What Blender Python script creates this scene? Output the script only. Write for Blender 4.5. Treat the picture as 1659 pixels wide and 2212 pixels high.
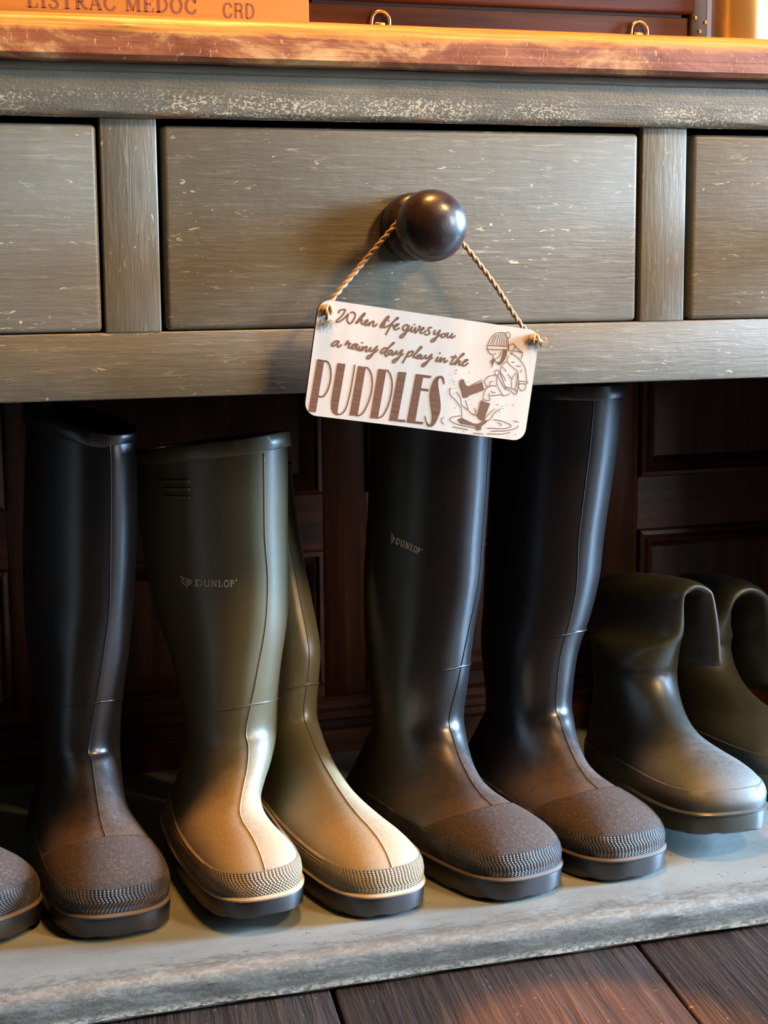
import bpy, bmesh, math, random
from mathutils import Vector, Matrix
from mathutils.geometry import tessellate_polygon
import numpy as np

random.seed(7)
for o in list(bpy.data.objects):
    bpy.data.objects.remove(o, do_unlink=True)
scene = bpy.context.scene
COL = scene.collection

# ------------------------------------------------------------------ camera
YAW, PITCH, ROLL = 0.3171753, 0.15142836, -0.00784712
cy, sy, cp, sp = math.cos(YAW), math.sin(YAW), math.cos(PITCH), math.sin(PITCH)
c_f = Vector((sy*cp, cy*cp, -sp)); c_r0 = Vector((cy, -sy, 0)); c_u0 = c_r0.cross(c_f)
c_r = math.cos(ROLL)*c_r0 + math.sin(ROLL)*c_u0
c_u = -math.sin(ROLL)*c_r0 + math.cos(ROLL)*c_u0
cam_data = bpy.data.cameras.new('camera')
cam = bpy.data.objects.new('camera', cam_data); COL.objects.link(cam)
cam.matrix_world = Matrix(((c_r.x, c_u.x, -c_f.x, -0.48660178), (c_r.y, c_u.y, -c_f.y, -1.42), (c_r.z, c_u.z, -c_f.z, 0.0), (0, 0, 0, 1)))
cam_data.sensor_fit = 'HORIZONTAL'; cam_data.sensor_width = 36.0
cam_data.lens = 3600.0/1659.0*36.0
cam_data.clip_start = 0.01
scene.camera = cam

# ------------------------------------------------------------------ light
vs = scene.view_settings
vs.view_transform = 'Standard'; vs.look = 'None'; vs.gamma = 1.0; vs.use_curve_mapping = False
vs.exposure = -0.12
world = bpy.data.worlds.new('room_ambience'); scene.world = world; world.use_nodes = True
bg = world.node_tree.nodes['Background']
bg.inputs[0].default_value = (1.0, 0.82, 0.62, 1); bg.inputs[1].default_value = 0.02

def area_light(name, loc, target, sx, sz, energy, color, spread=None):
    l = bpy.data.lights.new(name, 'AREA'); l.shape = 'RECTANGLE'; l.size = sx; l.size_y = sz
    l.energy = energy; l.color = color
    if spread: l.spread = spread
    o = bpy.data.objects.new(name, l); COL.objects.link(o); o.location = loc
    o.rotation_euler = (Vector(target) - Vector(loc)).to_track_quat('-Z', 'Y').to_euler()
    return o
# daylight from a window to the right, a little above the drawers
area_light('window_daylight', (2.25, -2.10, 0.50), (0.05, 0.0, -0.25), 0.70, 0.80, 56, (0.88, 0.94, 1.0))
# daylight raking along the dresser from a second window on the right
area_light('side_window_daylight', (4.55, -0.64, 0.78), (0.05, 0.0, -0.30), 1.05, 1.40, 1850, (0.40, 0.66, 1.0))
# warm lamp above the front edge of the dresser
area_light('lamp_over_dresser', (0.05, -0.22, 1.25), (0.0, -0.05, -0.2), 0.20, 0.20, 38, (1.0, 0.45, 0.115))
# warm lamp across the room, high on the right
area_light('room_light', (1.15, -1.40, 1.45), (0.0, 0.0, 0.0), 0.30, 0.30, 58, (1.0, 0.62, 0.24))
# narrow warm ceiling spot on the floor boards in front of the pot board
sl = bpy.data.lights.new('floor_spot', 'SPOT'); sl.energy = 1500; sl.color = (1.0, 0.45, 0.14); sl.spot_size = math.radians(7.5); sl.spot_blend = 0.35; sl.shadow_soft_size = 0.02
so = bpy.data.objects.new('floor_spot', sl); COL.objects.link(so); so.location = (0.30, -0.75, 1.5)
so.rotation_euler = (Vector((0.062, -0.318, -0.614)) - so.location).to_track_quat('-Z', 'Y').to_euler()

ZS = -0.58      # top of the pot board; camera height is 0
FLOOR = -0.614

# traced flat print of the sign, in millimetres from its top left corner
SCRIPT=[[(18.77,10.17),(19.02,8.02),(21.07,6.78),(24.37,6.49),(22.07,11.83),(17.98,16.36),(18.18,17.76),(20.31,17.1),(24.28,13.65),(27.59,9.49),(26.95,13.55),(28.33,16.55),(30.91,17.0),(33.37,12.68),(33.77,8.91),(31.48,7.36),(29.09,8.22)],[(35.05,16.6),(38.95,10.59),(41.78,6.86),(42.31,7.74),(40.37,10.67),(36.56,15.44),(35.61,16.63)],[(36.13,16.29),(38.82,13.54),(40.65,12.65),(40.25,14.94),(41.46,16.27),(43.6,15.55),(45.44,13.44),(45.65,12.18),(44.32,12.68),(42.98,15.1),(44.26,16.95),(46.2,16.0),(47.6,13.94)],[(47.67,13.67),(47.18,16.93),(49.11,13.85),(50.76,12.45),(51.47,13.42),(50.98,15.89),(52.52,16.75),(54.8,14.15)],[(59.32,15.88),(61.76,11.27),(64.42,7.33),(63.61,6.48),(61.7,8.87),(58.29,14.68),(58.2,16.72),(60.4,16.27),(61.75,12.34),(60.91,15.13),(61.98,16.59),(64.29,14.94),(66.16,14.15)],[(65.42,14.9),(70.29,9.31),(73.01,7.34),(72.15,6.49),(69.81,9.91),(67.08,14.57),(63.74,22.78)],[(66.2,14.42),(68.91,13.52),(70.58,15.17),(73.66,12.88),(74.18,11.73),(71.91,12.58),(70.3,15.21),(71.41,16.93),(73.62,16.48),(75.65,14.76)],[(83.25,11.96),(80.63,11.67),(78.49,14.64),(79.83,16.72),(82.03,15.35),(83.9,11.77),(82.81,16.75),(79.91,22.25),(77.78,23.33),(77.55,21.75),(81.32,18.29),(84.94,15.66),(87.04,12.42),(86.22,15.76),(87.25,16.86),(89.02,15.28),(90.22,12.53),(90.27,17.48),(92.89,14.22),(94.07,11.37),(93.18,11.16),(94.68,12.36)],[(94.66,15.28),(97.01,13.67),(97.92,12.04),(96.5,12.23),(94.74,15.05),(95.88,16.89),(98.37,16.18),(100.5,13.85)],[(105.41,10.76),(102.58,11.19),(102.33,13.33),(103.86,15.83),(101.64,17.58),(99.26,17.14)],[(108.75,12.2),(107.73,15.04),(108.79,16.26),(111.31,14.57),(113.08,12.06),(112.08,15.82),(109.48,21.58),(107.1,23.13),(106.6,21.69),(110.74,18.43),(114.42,15.89)],[(116.79,14.27),(114.99,15.81),(115.41,17.81),(117.56,17.42),(118.98,15.28),(117.77,14.25),(119.38,14.85),(120.9,13.4),(120.38,16.07),(121.63,17.37),(123.69,15.63),(125.09,13.27),(124.23,16.1),(125.22,17.22),(128.22,14.65)],[(22.7,33.87),(19.64,33.9),(16.66,37.22),(17.95,38.48),(20.79,36.14),(22.52,33.79),(21.6,37.1),(22.93,38.63),(25.36,36.08)],[(28.22,36.5),(30.72,32.07),(30.39,34.88),(33.05,33.9),(31.55,37.13),(33.37,38.07),(35.84,35.77),(38.66,33.91),(35.71,34.83),(34.53,37.54),(36.23,38.49),(38.61,35.51),(39.66,34.2),(38.73,37.53),(40.19,38.67),(42.04,35.07),(41.07,37.75),(42.52,39.17),(44.88,35.23),(44.1,39.23),(46.5,35.55),(48.26,35.21),(47.59,38.4),(48.83,39.15),(50.67,37.04),(51.92,35.16),(51.47,37.9),(53.12,38.33),(56.08,35.37),(57.62,33.46),(54.13,41.41),(51.37,44.98),(49.79,44.65),(50.51,42.95),(54.53,40.29),(59.0,35.96)],[(66.81,34.02),(64.0,34.28),(61.51,37.82),(62.82,38.99),(65.23,36.8),(67.87,33.5),(72.32,28.89),(71.35,28.91),(67.71,34.33),(65.65,38.9),(67.07,40.86),(68.96,39.0)],[(71.9,34.97),(69.19,35.86),(68.44,38.53),(70.1,38.97),(72.06,36.02),(71.87,38.63),(73.35,38.98),(76.07,34.96),(75.64,37.06),(76.92,37.98),(79.32,35.62),(81.03,33.67),(78.88,40.42),(75.58,45.15),(73.86,45.1),(74.18,43.45),(78.32,40.49),(82.61,36.59)],[(87.36,33.82),(85.47,38.49),(82.72,45.05)],[(85.99,37.34),(87.05,35.59),(89.88,33.33),(91.03,34.53),(89.34,37.45),(86.25,39.04)],[(91.61,37.97),(96.01,32.0),(98.35,29.1),(97.37,28.74),(94.51,33.54),(91.96,37.65),(92.98,38.71),(95.25,37.66),(98.36,35.32),(95.67,36.64),(95.42,38.83),(97.05,38.89),(99.29,35.74),(98.82,38.4),(100.6,38.71),(103.25,35.22),(102.99,37.32),(104.46,38.21),(106.99,35.83),(108.73,33.87),(106.0,40.73),(102.73,45.21),(101.12,44.87),(101.77,43.44),(105.91,40.2),(109.97,36.31)],[(114.84,35.14),(113.55,38.13),(114.04,39.43),(116.31,37.89),(117.78,35.31),(117.26,39.56),(119.61,36.65),(121.23,35.79),(121.18,38.51),(122.16,39.21),(124.32,36.92)],[(130.99,31.54),(129.21,35.58),(127.57,39.06),(128.16,40.19),(130.85,38.64),(135.17,33.18),(138.34,30.15),(137.53,29.49),(134.92,33.48),(131.27,40.23),(134.53,36.64),(135.99,36.62),(135.26,38.74),(136.31,39.86),(138.39,38.12),(141.96,35.31),(142.82,34.38),(140.68,34.66),(138.39,38.12),(139.28,40.03),(141.43,39.48),(143.79,36.88)],[(126.77,33.82),(132.42,33.64)]]
DOTS=[(64.56,10.2),(88.9,10.29),(43.65,32.18),(115.97,31.85)]
THIN=[([(11.17,52.19),(14.01,52.21),(16.77,54.57),(18.85,60.11),(19.59,67.39),(18.53,75.67),(16.1,81.41),(13.49,83.0),(10.71,82.76)],1.33),([(29.14,96.01),(31.63,96.3),(34.28,94.82),(36.89,90.21),(38.21,82.24),(39.08,71.2),(39.63,51.66)],1.17),([(48.77,53.03),(51.67,53.25),(55.12,57.11),(57.39,64.25),(57.92,73.59),(56.13,84.0),(53.14,91.81),(49.88,94.86),(46.62,95.13)],1.25),([(67.52,52.92),(70.2,53.2),(73.4,56.97),(75.73,63.77),(76.25,73.32),(74.72,83.96),(71.52,92.3),(67.93,94.89),(65.32,95.12)],1.24)]
POLYS=[[(5.58,51.17),(11.69,51.54),(10.36,96.75),(3.81,96.94)],[(23.96,52.41),(31.06,52.28),(29.65,89.51),(29.74,95.04),(31.57,95.84),(31.81,96.98),(28.88,97.02),(25.8,95.43),(23.74,91.77),(22.98,86.41),(22.94,80.97)],[(42.8,52.34),(49.74,52.63),(48.34,95.04),(41.09,96.05)],[(61.31,52.58),(68.79,52.63),(67.11,95.33),(60.19,96.14)],[(80.08,52.79),(87.44,52.49),(85.44,94.11),(92.71,93.93),(92.71,96.03),(77.93,96.16)],[(96.6,52.72),(110.9,52.61),(110.67,54.7),(103.38,54.77),(102.97,64.52),(110.45,64.53),(110.22,66.58),(102.89,66.38),(101.91,93.87),(109.47,93.75),(109.26,95.97),(94.35,95.93)]]
LETTER_S=[(119.4,51.42),(116.02,52.9),(113.18,57.88),(111.97,64.76),(112.25,71.05),(114.38,79.23),(116.62,86.57),(117.15,91.59),(116.55,95.04),(115.0,95.22),(112.63,92.96),(110.55,88.13),(110.02,89.04),(111.52,93.09),(114.08,96.6),(116.89,97.33),(120.15,95.05),(122.44,89.27),(123.87,82.33),(122.96,74.82),(120.24,65.86),(118.41,59.76),(118.0,55.6),(119.68,53.28),(121.7,54.71),(123.41,58.51),(124.23,57.99),(123.47,54.49),(121.73,51.97)]
FILLS=[[(138.11,54.44),(138.97,52.04),(141.73,51.98),(143.9,56.01),(146.62,57.69),(153.59,54.82),(159.28,51.53),(162.3,58.92),(154.82,62.72),(149.62,65.07),(146.94,67.7),(143.91,68.06),(142.18,64.83),(141.05,61.53),(138.63,57.81)],[(160.66,68.34),(169.97,70.11),(167.41,79.67),(166.55,86.13),(163.41,85.92),(159.12,82.38),(160.33,74.15)],[(141.42,87.91),(144.79,85.79),(150.0,87.48),(156.52,89.61),(161.45,89.33),(167.08,85.49),(170.75,85.06),(168.13,88.26),(164.82,90.96),(164.74,94.45),(161.16,95.44),(159.32,91.6),(151.83,91.31),(144.97,90.95)],[(174.98,20.79),(178.66,20.31),(179.2,25.71),(177.25,31.14),(174.11,34.99),(170.87,34.25),(174.1,30.97),(174.91,26.26)],[(166.72,29.61),(168.6,31.67),(167.51,34.68),(166.35,39.14),(166.2,35.42),(164.9,32.72)]]
LINES=[[(159.47,19.08),(161.33,13.12),(165.49,7.99),(170.21,6.38),(174.63,6.77),(177.58,10.39),(179.48,17.61)],[(159.47,19.08),(159.31,21.97),(160.93,22.44),(169.55,21.9),(179.27,20.23),(179.48,17.61)],[(159.52,19.36),(169.0,18.41),(179.36,17.63)],[(174.8,7.03),(175.71,5.65),(178.17,5.44),(179.75,7.52),(179.19,9.89),(177.66,10.1)],[(162.12,18.16),(163.76,12.79),(165.71,9.39)],[(164.6,18.13),(165.59,12.55),(167.14,8.62)],[(167.57,18.02),(168.02,12.23),(168.58,7.86)],[(170.27,17.79),(170.16,11.95),(170.01,7.1)],[(172.74,17.63),(172.17,11.68),(171.84,6.85)],[(175.18,17.31),(174.12,11.43),(173.64,7.19)],[(177.51,17.01),(176.35,11.7),(175.12,7.85)],[(159.65,22.21),(161.66,25.1),(164.05,26.51),(166.5,27.06),(166.08,29.12),(167.76,30.34),(170.68,29.1),(172.47,26.57),(172.85,23.08)],[(167.32,25.52),(168.93,25.88)],[(167.81,30.62),(170.0,32.64),(173.14,32.81),(175.32,30.81)],[(179.04,18.82),(180.52,16.33),(183.41,14.8),(185.65,16.23),(184.83,19.79),(181.33,21.4),(179.04,18.82)],[(185.65,16.23),(189.75,19.15),(193.9,21.5),(193.27,27.36)],[(182.26,23.3),(186.86,20.68),(193.9,21.5)],[(182.26,23.3),(186.87,24.72),(192.43,28.04)],[(181.35,25.43),(180.31,30.75),(186.03,35.21),(191.64,38.83),(194.07,46.92)],[(192.43,28.04),(196.15,31.61),(199.04,35.87),(202.14,46.5)],[(194.07,46.92),(202.34,46.59),(202.1,48.25),(194.51,48.9),(194.07,46.92)],[(195.29,49.09),(194.93,52.32),(198.67,55.17),(201.47,52.97),(201.5,48.44)],[(180.31,30.75),(175.51,35.97),(175.88,42.26),(178.62,47.69),(182.76,54.11),(187.53,56.42),(193.58,58.87),(194.43,49.2)],[(182.63,53.26),(192.37,55.24),(194.15,58.51)],[(190.54,39.84),(187.44,46.01),(188.31,53.43)],[(182.72,41.98),(187.44,46.01)],[(191.99,39.08),(192.34,47.14),(191.75,55.32)],[(175.18,41.77),(172.68,39.78),(170.32,40.65),(170.46,43.51),(173.09,44.34),(175.18,41.77)],[(173.09,44.34),(175.46,47.5),(179.33,52.22),(183.12,56.38)],[(172.56,44.98),(173.63,51.77),(176.89,56.56),(182.09,61.71),(187.32,59.05)],[(175.79,41.69),(179.48,45.27),(181.87,48.44)],[(176.83,36.38),(181.13,39.87)],[(189.55,33.61),(194.0,33.91)],[(184.7,30.76),(187.86,30.93)],[(195.64,36.3),(194.55,39.33)],[(161.06,51.02),(165.28,46.18),(171.23,44.45)],[(161.06,51.02),(163.3,54.19),(165.01,56.4),(162.21,58.36)],[(165.01,56.4),(168.39,54.14),(173.36,53.99)],[(166.83,56.06),(167.34,51.39),(169.61,49.96)],[(163.87,57.87),(162.74,61.75),(162.93,66.92),(169.23,67.43),(168.76,63.62),(180.7,60.84)],[(162.93,66.92),(162.39,68.25)],[(169.1,58.67),(171.21,60.14),(173.61,59.56)],[(167.01,61.23),(168.59,63.35)],[(159.06,50.12),(153.42,53.69),(148.4,57.18)],[(159.03,81.81),(155.29,81.67),(150.51,78.78),(148.68,74.97),(146.07,70.1)],[(156.51,81.53),(157.41,78.54),(155.32,75.9)],[(145.18,86.32),(143.35,78.48),(140.63,74.78),(135.62,70.21),(131.14,67.03),(129.42,61.8)],[(149.81,78.28),(143.05,74.49),(141.27,68.96),(136.56,63.51)],[(166.46,85.56),(169.43,80.59),(175.28,74.11)],[(168.57,87.05),(172.94,83.07),(175.29,78.16),(180.81,73.45)],[(133.99,87.63),(134.94,89.81),(143.32,92.29),(159.58,93.3)],[(143.92,84.16),(136.23,86.21),(133.56,88.83)],[(170.6,92.03),(184.22,91.05),(192.07,88.98),(192.33,86.62),(183.14,84.2),(175.57,83.92)],[(174.73,94.46),(190.05,92.12),(198.98,88.77),(199.86,86.33)],[(127.79,87.2),(125.81,90.3),(128.78,93.69)],[(137.53,94.69),(143.76,95.12),(152.53,95.85)],[(157.85,98.13),(167.76,97.87)],[(171.4,97.16),(184.99,95.9),(193.42,93.49)],[(194.88,82.83),(200.02,83.4)],[(179.62,85.77),(183.68,87.62),(182.63,88.91)],[(147.48,87.2),(151.04,90.25),(156.7,90.75)]]
SPECKS=[(133.25,44.76,0.79),(133.26,47.61,0.67),(128.14,49.39,0.45),(145.96,45.44,0.51),(132.81,55.1,0.67),(130.37,53.97,0.45),(133.76,57.27,0.51),(135.36,60.5,0.51),(130.31,61.58,0.79),(130.76,66.51,0.51),(133.98,65.54,0.39),(146.31,53.71,0.51),(149.93,69.06,0.45),(152.75,73.33,0.45),(136.95,78.09,0.56),(138.42,75.62,0.39),(177.46,70.08,0.67),(176.28,70.51,0.45),(181.73,71.31,0.56),(185.77,69.09,0.45),(192.34,68.88,0.62),(183.23,72.87,0.51),(180.03,76.44,0.56),(177.53,78.47,0.39),(179.95,79.93,0.39),(141.58,96.99,0.51),(148.49,97.75,0.56),(198.66,94.64,0.51),(191.44,96.92,0.39)]
# boot poses: base point, heading, (height, forward, sideways, half depth, half width, twist) down the leg
FIT_B=((-0.285,0.1826),2,[(0.427,0.0065,0.0177,0.06,0.0333,36.0),(0.4191,0.0064,0.0175,0.06,0.0333,36.0),(0.3879,0.0062,0.0168,0.0607,0.0337,36.0),(0.3431,0.0055,0.0149,0.062,0.0345,36.0),(0.2979,0.0046,0.0126,0.0623,0.0346,36.0),(0.2523,0.0038,0.0102,0.0612,0.0346,33.9219),(0.2063,0.0029,0.0079,0.0612,0.0379,23.9445)])
FIT_C=((-0.1654,0.1518),3,[(0.3994,0.0018,0.0414,0.0796,0.0455,38.0),(0.3607,0.0002,0.0391,0.0797,0.0455,38.0),(0.3149,-0.0012,0.0376,0.0783,0.0447,38.0),(0.2686,-0.0018,0.0382,0.0755,0.0433,37.6083),(0.222,-0.0022,0.0394,0.0722,0.0441,29.5339),(0.1757,0.0006,0.0398,0.0647,0.0442,16.2277)])
FIT_D=((-0.0725,0.148),8,[(0.3667,-0.1383,0.0134,0.0516,0.0304,24.0),(0.3203,-0.1144,0.0144,0.0467,0.0275,24.0),(0.2747,-0.0905,0.0154,0.0422,0.0248,23.9448),(0.2298,-0.0662,0.0175,0.0396,0.0244,19.8645),(0.1858,-0.042,0.0191,0.0367,0.0249,12.1482)])
FIT_E=((0.0388,0.1425),14,[(0.449,0.02,0.0318,0.0665,0.038,22.0),(0.4215,0.019,0.0302,0.0662,0.0379,22.0),(0.4007,0.0183,0.0292,0.0652,0.0372,22.0),(0.3543,0.0173,0.0274,0.0645,0.0368,22.0),(0.3075,0.0156,0.0247,0.064,0.0366,22.0),(0.2603,0.0139,0.022,0.0642,0.037,21.3367),(0.2126,0.0117,0.0187,0.0619,0.0385,15.6663),(0.1646,0.0111,0.0177,0.0594,0.0418,7.5124)])
FIT_F=((0.1649,0.1569),10,[(0.4519,0.0245,0.0457,0.0701,0.0425,22.0),(0.4415,0.024,0.0449,0.0696,0.0422,22.0),(0.3939,0.0224,0.0419,0.0685,0.0415,22.0),(0.346,0.0205,0.0382,0.0665,0.0403,22.0),(0.2977,0.0184,0.0343,0.0643,0.039,22.0),(0.2539,0.0168,0.0314,0.0635,0.039,20.868),(0.2147,0.0143,0.0267,0.0611,0.0396,15.9845),(0.1752,0.011,0.0205,0.0574,0.0404,9.3)])

# ------------------------------------------------------------------ mesh helpers
def mesh_obj(name, verts, faces, mat=None, parent=None, smooth=False, uvs=None):
    me = bpy.data.meshes.new(name)
    me.from_pydata([tuple(v) for v in verts], [], faces)
    if uvs:
        lay = me.uv_layers.new(name='UVMap')
        for poly in me.polygons:
            for li in poly.loop_indices:
                lay.data[li].uv = uvs[me.loops[li].vertex_index]
    bm = bmesh.new(); bm.from_mesh(me)
    bmesh.ops.recalc_face_normals(bm, faces=bm.faces); bm.to_mesh(me); bm.free()
    if mat: me.materials.append(mat)
    if smooth:
        for p in me.polygons: p.use_smooth = True
    o = bpy.data.objects.new(name, me); COL.objects.link(o)
    if parent: o.parent = parent
    return o

def tag(o, label=None, category=None, group=None, kind=None):
    if label: o['label'] = label
    if category: o['category'] = category
    if group: o['group'] = group
    if kind: o['kind'] = kind
    return o

def empty(name, loc=(0, 0, 0), rot=(0, 0, 0)):
    o = bpy.data.objects.new(name, None); COL.objects.link(o)
    o.location = loc; o.rotation_euler = rot; o.empty_display_size = 0.02
    return o

def auto_smooth(o, angle=0.6):
    me = o.data
    for p in me.polygons: p.use_smooth = True
    bm = bmesh.new(); bm.from_mesh(me)
    for e in bm.edges:
        e.smooth = not (len(e.link_faces) == 2 and e.calc_face_angle(0) > angle)
    bm.to_mesh(me); bm.free()
    return o

def box(name, lo, hi, mat, parent=None, bevel=0.0, seg=3):
    bm = bmesh.new()
    bmesh.ops.create_cube(bm, size=1)
    for v in bm.verts:
        v.co = Vector([lo[i] + (v.co[i] + .5)*(hi[i] - lo[i]) for i in range(3)])
    if bevel:
        bmesh.ops.bevel(bm, geom=list(bm.edges), offset=bevel, segments=seg, profile=0.5, affect='EDGES')
    me = bpy.data.meshes.new(name); bm.to_mesh(me); bm.free()
    me.materials.append(mat)
    o = bpy.data.objects.new(name, me); COL.objects.link(o)
    if parent: o.parent = parent
    if bevel: auto_smooth(o, 1.0)
    return o

def prism_x(name, prof, x0, x1, mat, parent=None, nx=1, wob=0.0, angle=0.5):
    """closed profile of (y, z) swept along x"""
    n = len(prof); vs_, fs = [], []
    for i in range(nx + 1):
        x = x0 + (x1 - x0)*i/nx
        for j, (y, z) in enumerate(prof):
            w = wob*(math.sin(x*31 + j) + math.sin(x*73 + 2*j))*.5 if wob else 0
            vs_.append((x, y + w, z + w*.6))
    for i in range(nx):
        for j in range(n):
            k = (j + 1) % n
            fs.append((i*n + j, i*n + k, (i + 1)*n + k, (i + 1)*n + j))
    fs.append(tuple(range(n))); fs.append(tuple(nx*n + j for j in range(n))[::-1])
    return auto_smooth(mesh_obj(name, vs_, fs, mat, parent), angle)

def arc(cx, cz, r, a0, a1, n, ry=None):
    ry = ry or r
    return [(cx + r*math.cos(math.radians(a0 + (a1 - a0)*i/n)), cz + ry*math.sin(math.radians(a0 + (a1 - a0)*i/n))) for i in range(n + 1)]

def catmull(P, per=8, closed=False):
    P = [np.array(p, float) for p in P]; n = len(P); out = []
    rng = n if closed else n - 1
    for i in range(rng):
        if closed: p0, p1, p2, p3 = P[(i-1) % n], P[i], P[(i+1) % n], P[(i+2) % n]
        else:
            p1, p2 = P[i], P[i+1]
            p0 = P[i-1] if i > 0 else 2*p1 - p2
            p3 = P[i+2] if i + 2 < n else 2*p2 - p1
        for k in range(per):
            t = k/per
            out.append(.5*((2*p1) + (-p0 + p2)*t + (2*p0 - 5*p1 + 4*p2 - p3)*t*t + (-p0 + 3*p1 - 3*p2 + p3)*t**3))
    if not closed: out.append(P[-1])
    return out

def tube(name, pts, r, mat, parent=None, n=8, radii=None, closed=False):
    P = [Vector(p) for p in pts]; m = len(P); vs_, fs = [], []
    up = None
    for i in range(m):
        a = P[i-1] if (i > 0 or closed) else P[i]
        b = P[(i+1) % m] if (i < m-1 or closed) else P[i]
        t = (b - a).normalized()
        if up is None:
            up = t.orthogonal().normalized()
        up = (up - t*up.dot(t)).normalized(); side = t.cross(up)
        rr = radii[i] if radii else r
        for k in range(n):
            an = 2*math.pi*k/n
            vs_.append(P[i] + (up*math.cos(an) + side*math.sin(an))*rr)
    for i in range(m if closed else m - 1):
        j = (i + 1) % m
        for k in range(n):
            l = (k + 1) % n
            fs.append((i*n + k, i*n + l, j*n + l, j*n + k))
    if not closed:
        fs.append(tuple(range(n))[::-1]); fs.append(tuple((m-1)*n + k for k in range(n)))
    return mesh_obj(name, vs_, fs, mat, parent, smooth=True)

def lathe(name, prof, axis_o, mat, parent=None, n=48, axis='Y'):
    """prof: (r, t) along the axis"""
    vs_, fs = [], []
    m = len(prof)
    for r, t in prof:
        for k in range(n):
            a = 2*math.pi*k/n
            if axis == 'Y': vs_.append((axis_o[0] + r*math.cos(a), axis_o[1] + t, axis_o[2] + r*math.sin(a)))
            else: vs_.append((axis_o[0] + r*math.cos(a), axis_o[1] + r*math.sin(a), axis_o[2] + t))
    for i in range(m - 1):
        for k in range(n):
            l = (k + 1) % n
            fs.append((i*n + k, i*n + l, (i+1)*n + l, (i+1)*n + k))
    fs.append(tuple(range(n))); fs.append(tuple((m-1)*n + k for k in range(n)))
    return auto_smooth(mesh_obj(name, vs_, fs, mat, parent), 0.7)

def ribbons(strokes, fn, smooth=True, per=6):
    """strokes: (points, width); fn maps (u, v) to 3D. returns verts, faces"""
    vs_, fs = [], []
    for pts, w in strokes:
        P = catmull(pts, per) if smooth and len(pts) > 2 else [np.array(p, float) for p in pts]
        if len(P) == 2:
            P = [P[0] + (P[1]-P[0])*k/4 for k in range(5)]
        b = len(vs_)
        for i, p in enumerate(P):
            t = P[min(i+1, len(P)-1)] - P[max(i-1, 0)]
            ln = np.hypot(*t)
            if ln < 1e-9: t = np.array([1., 0]); ln = 1
            nrm = np.array([-t[1], t[0]])/ln*w/2
            vs_.append(fn(*(p + nrm))); vs_.append(fn(*(p - nrm)))
        for i in range(len(P) - 1):
            a = b + 2*i
            fs.append((a, a+1, a+3, a+2))
    return vs_, fs

def filled(polys, fn):
    vs_, fs = [], []
    for P in polys:
        b = len(vs_)
        tri = tessellate_polygon([[Vector((p[0], p[1], 0)) for p in P]])
        vs_ += [fn(p[0], p[1]) for p in P]
        fs += [tuple(b + k for k in t) for t in tri]
    return vs_, fs

def disc_poly(x, y, r, n=10):
    return [(x + r*math.cos(2*math.pi*k/n), y + r*math.sin(2*math.pi*k/n)) for k in range(n)]

def join_vf(*parts):
    vs_, fs = [], []
    for v, f in parts:
        b = len(vs_); vs_ += v; fs += [tuple(b + k for k in q) for q in f]
    return vs_, fs

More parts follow.
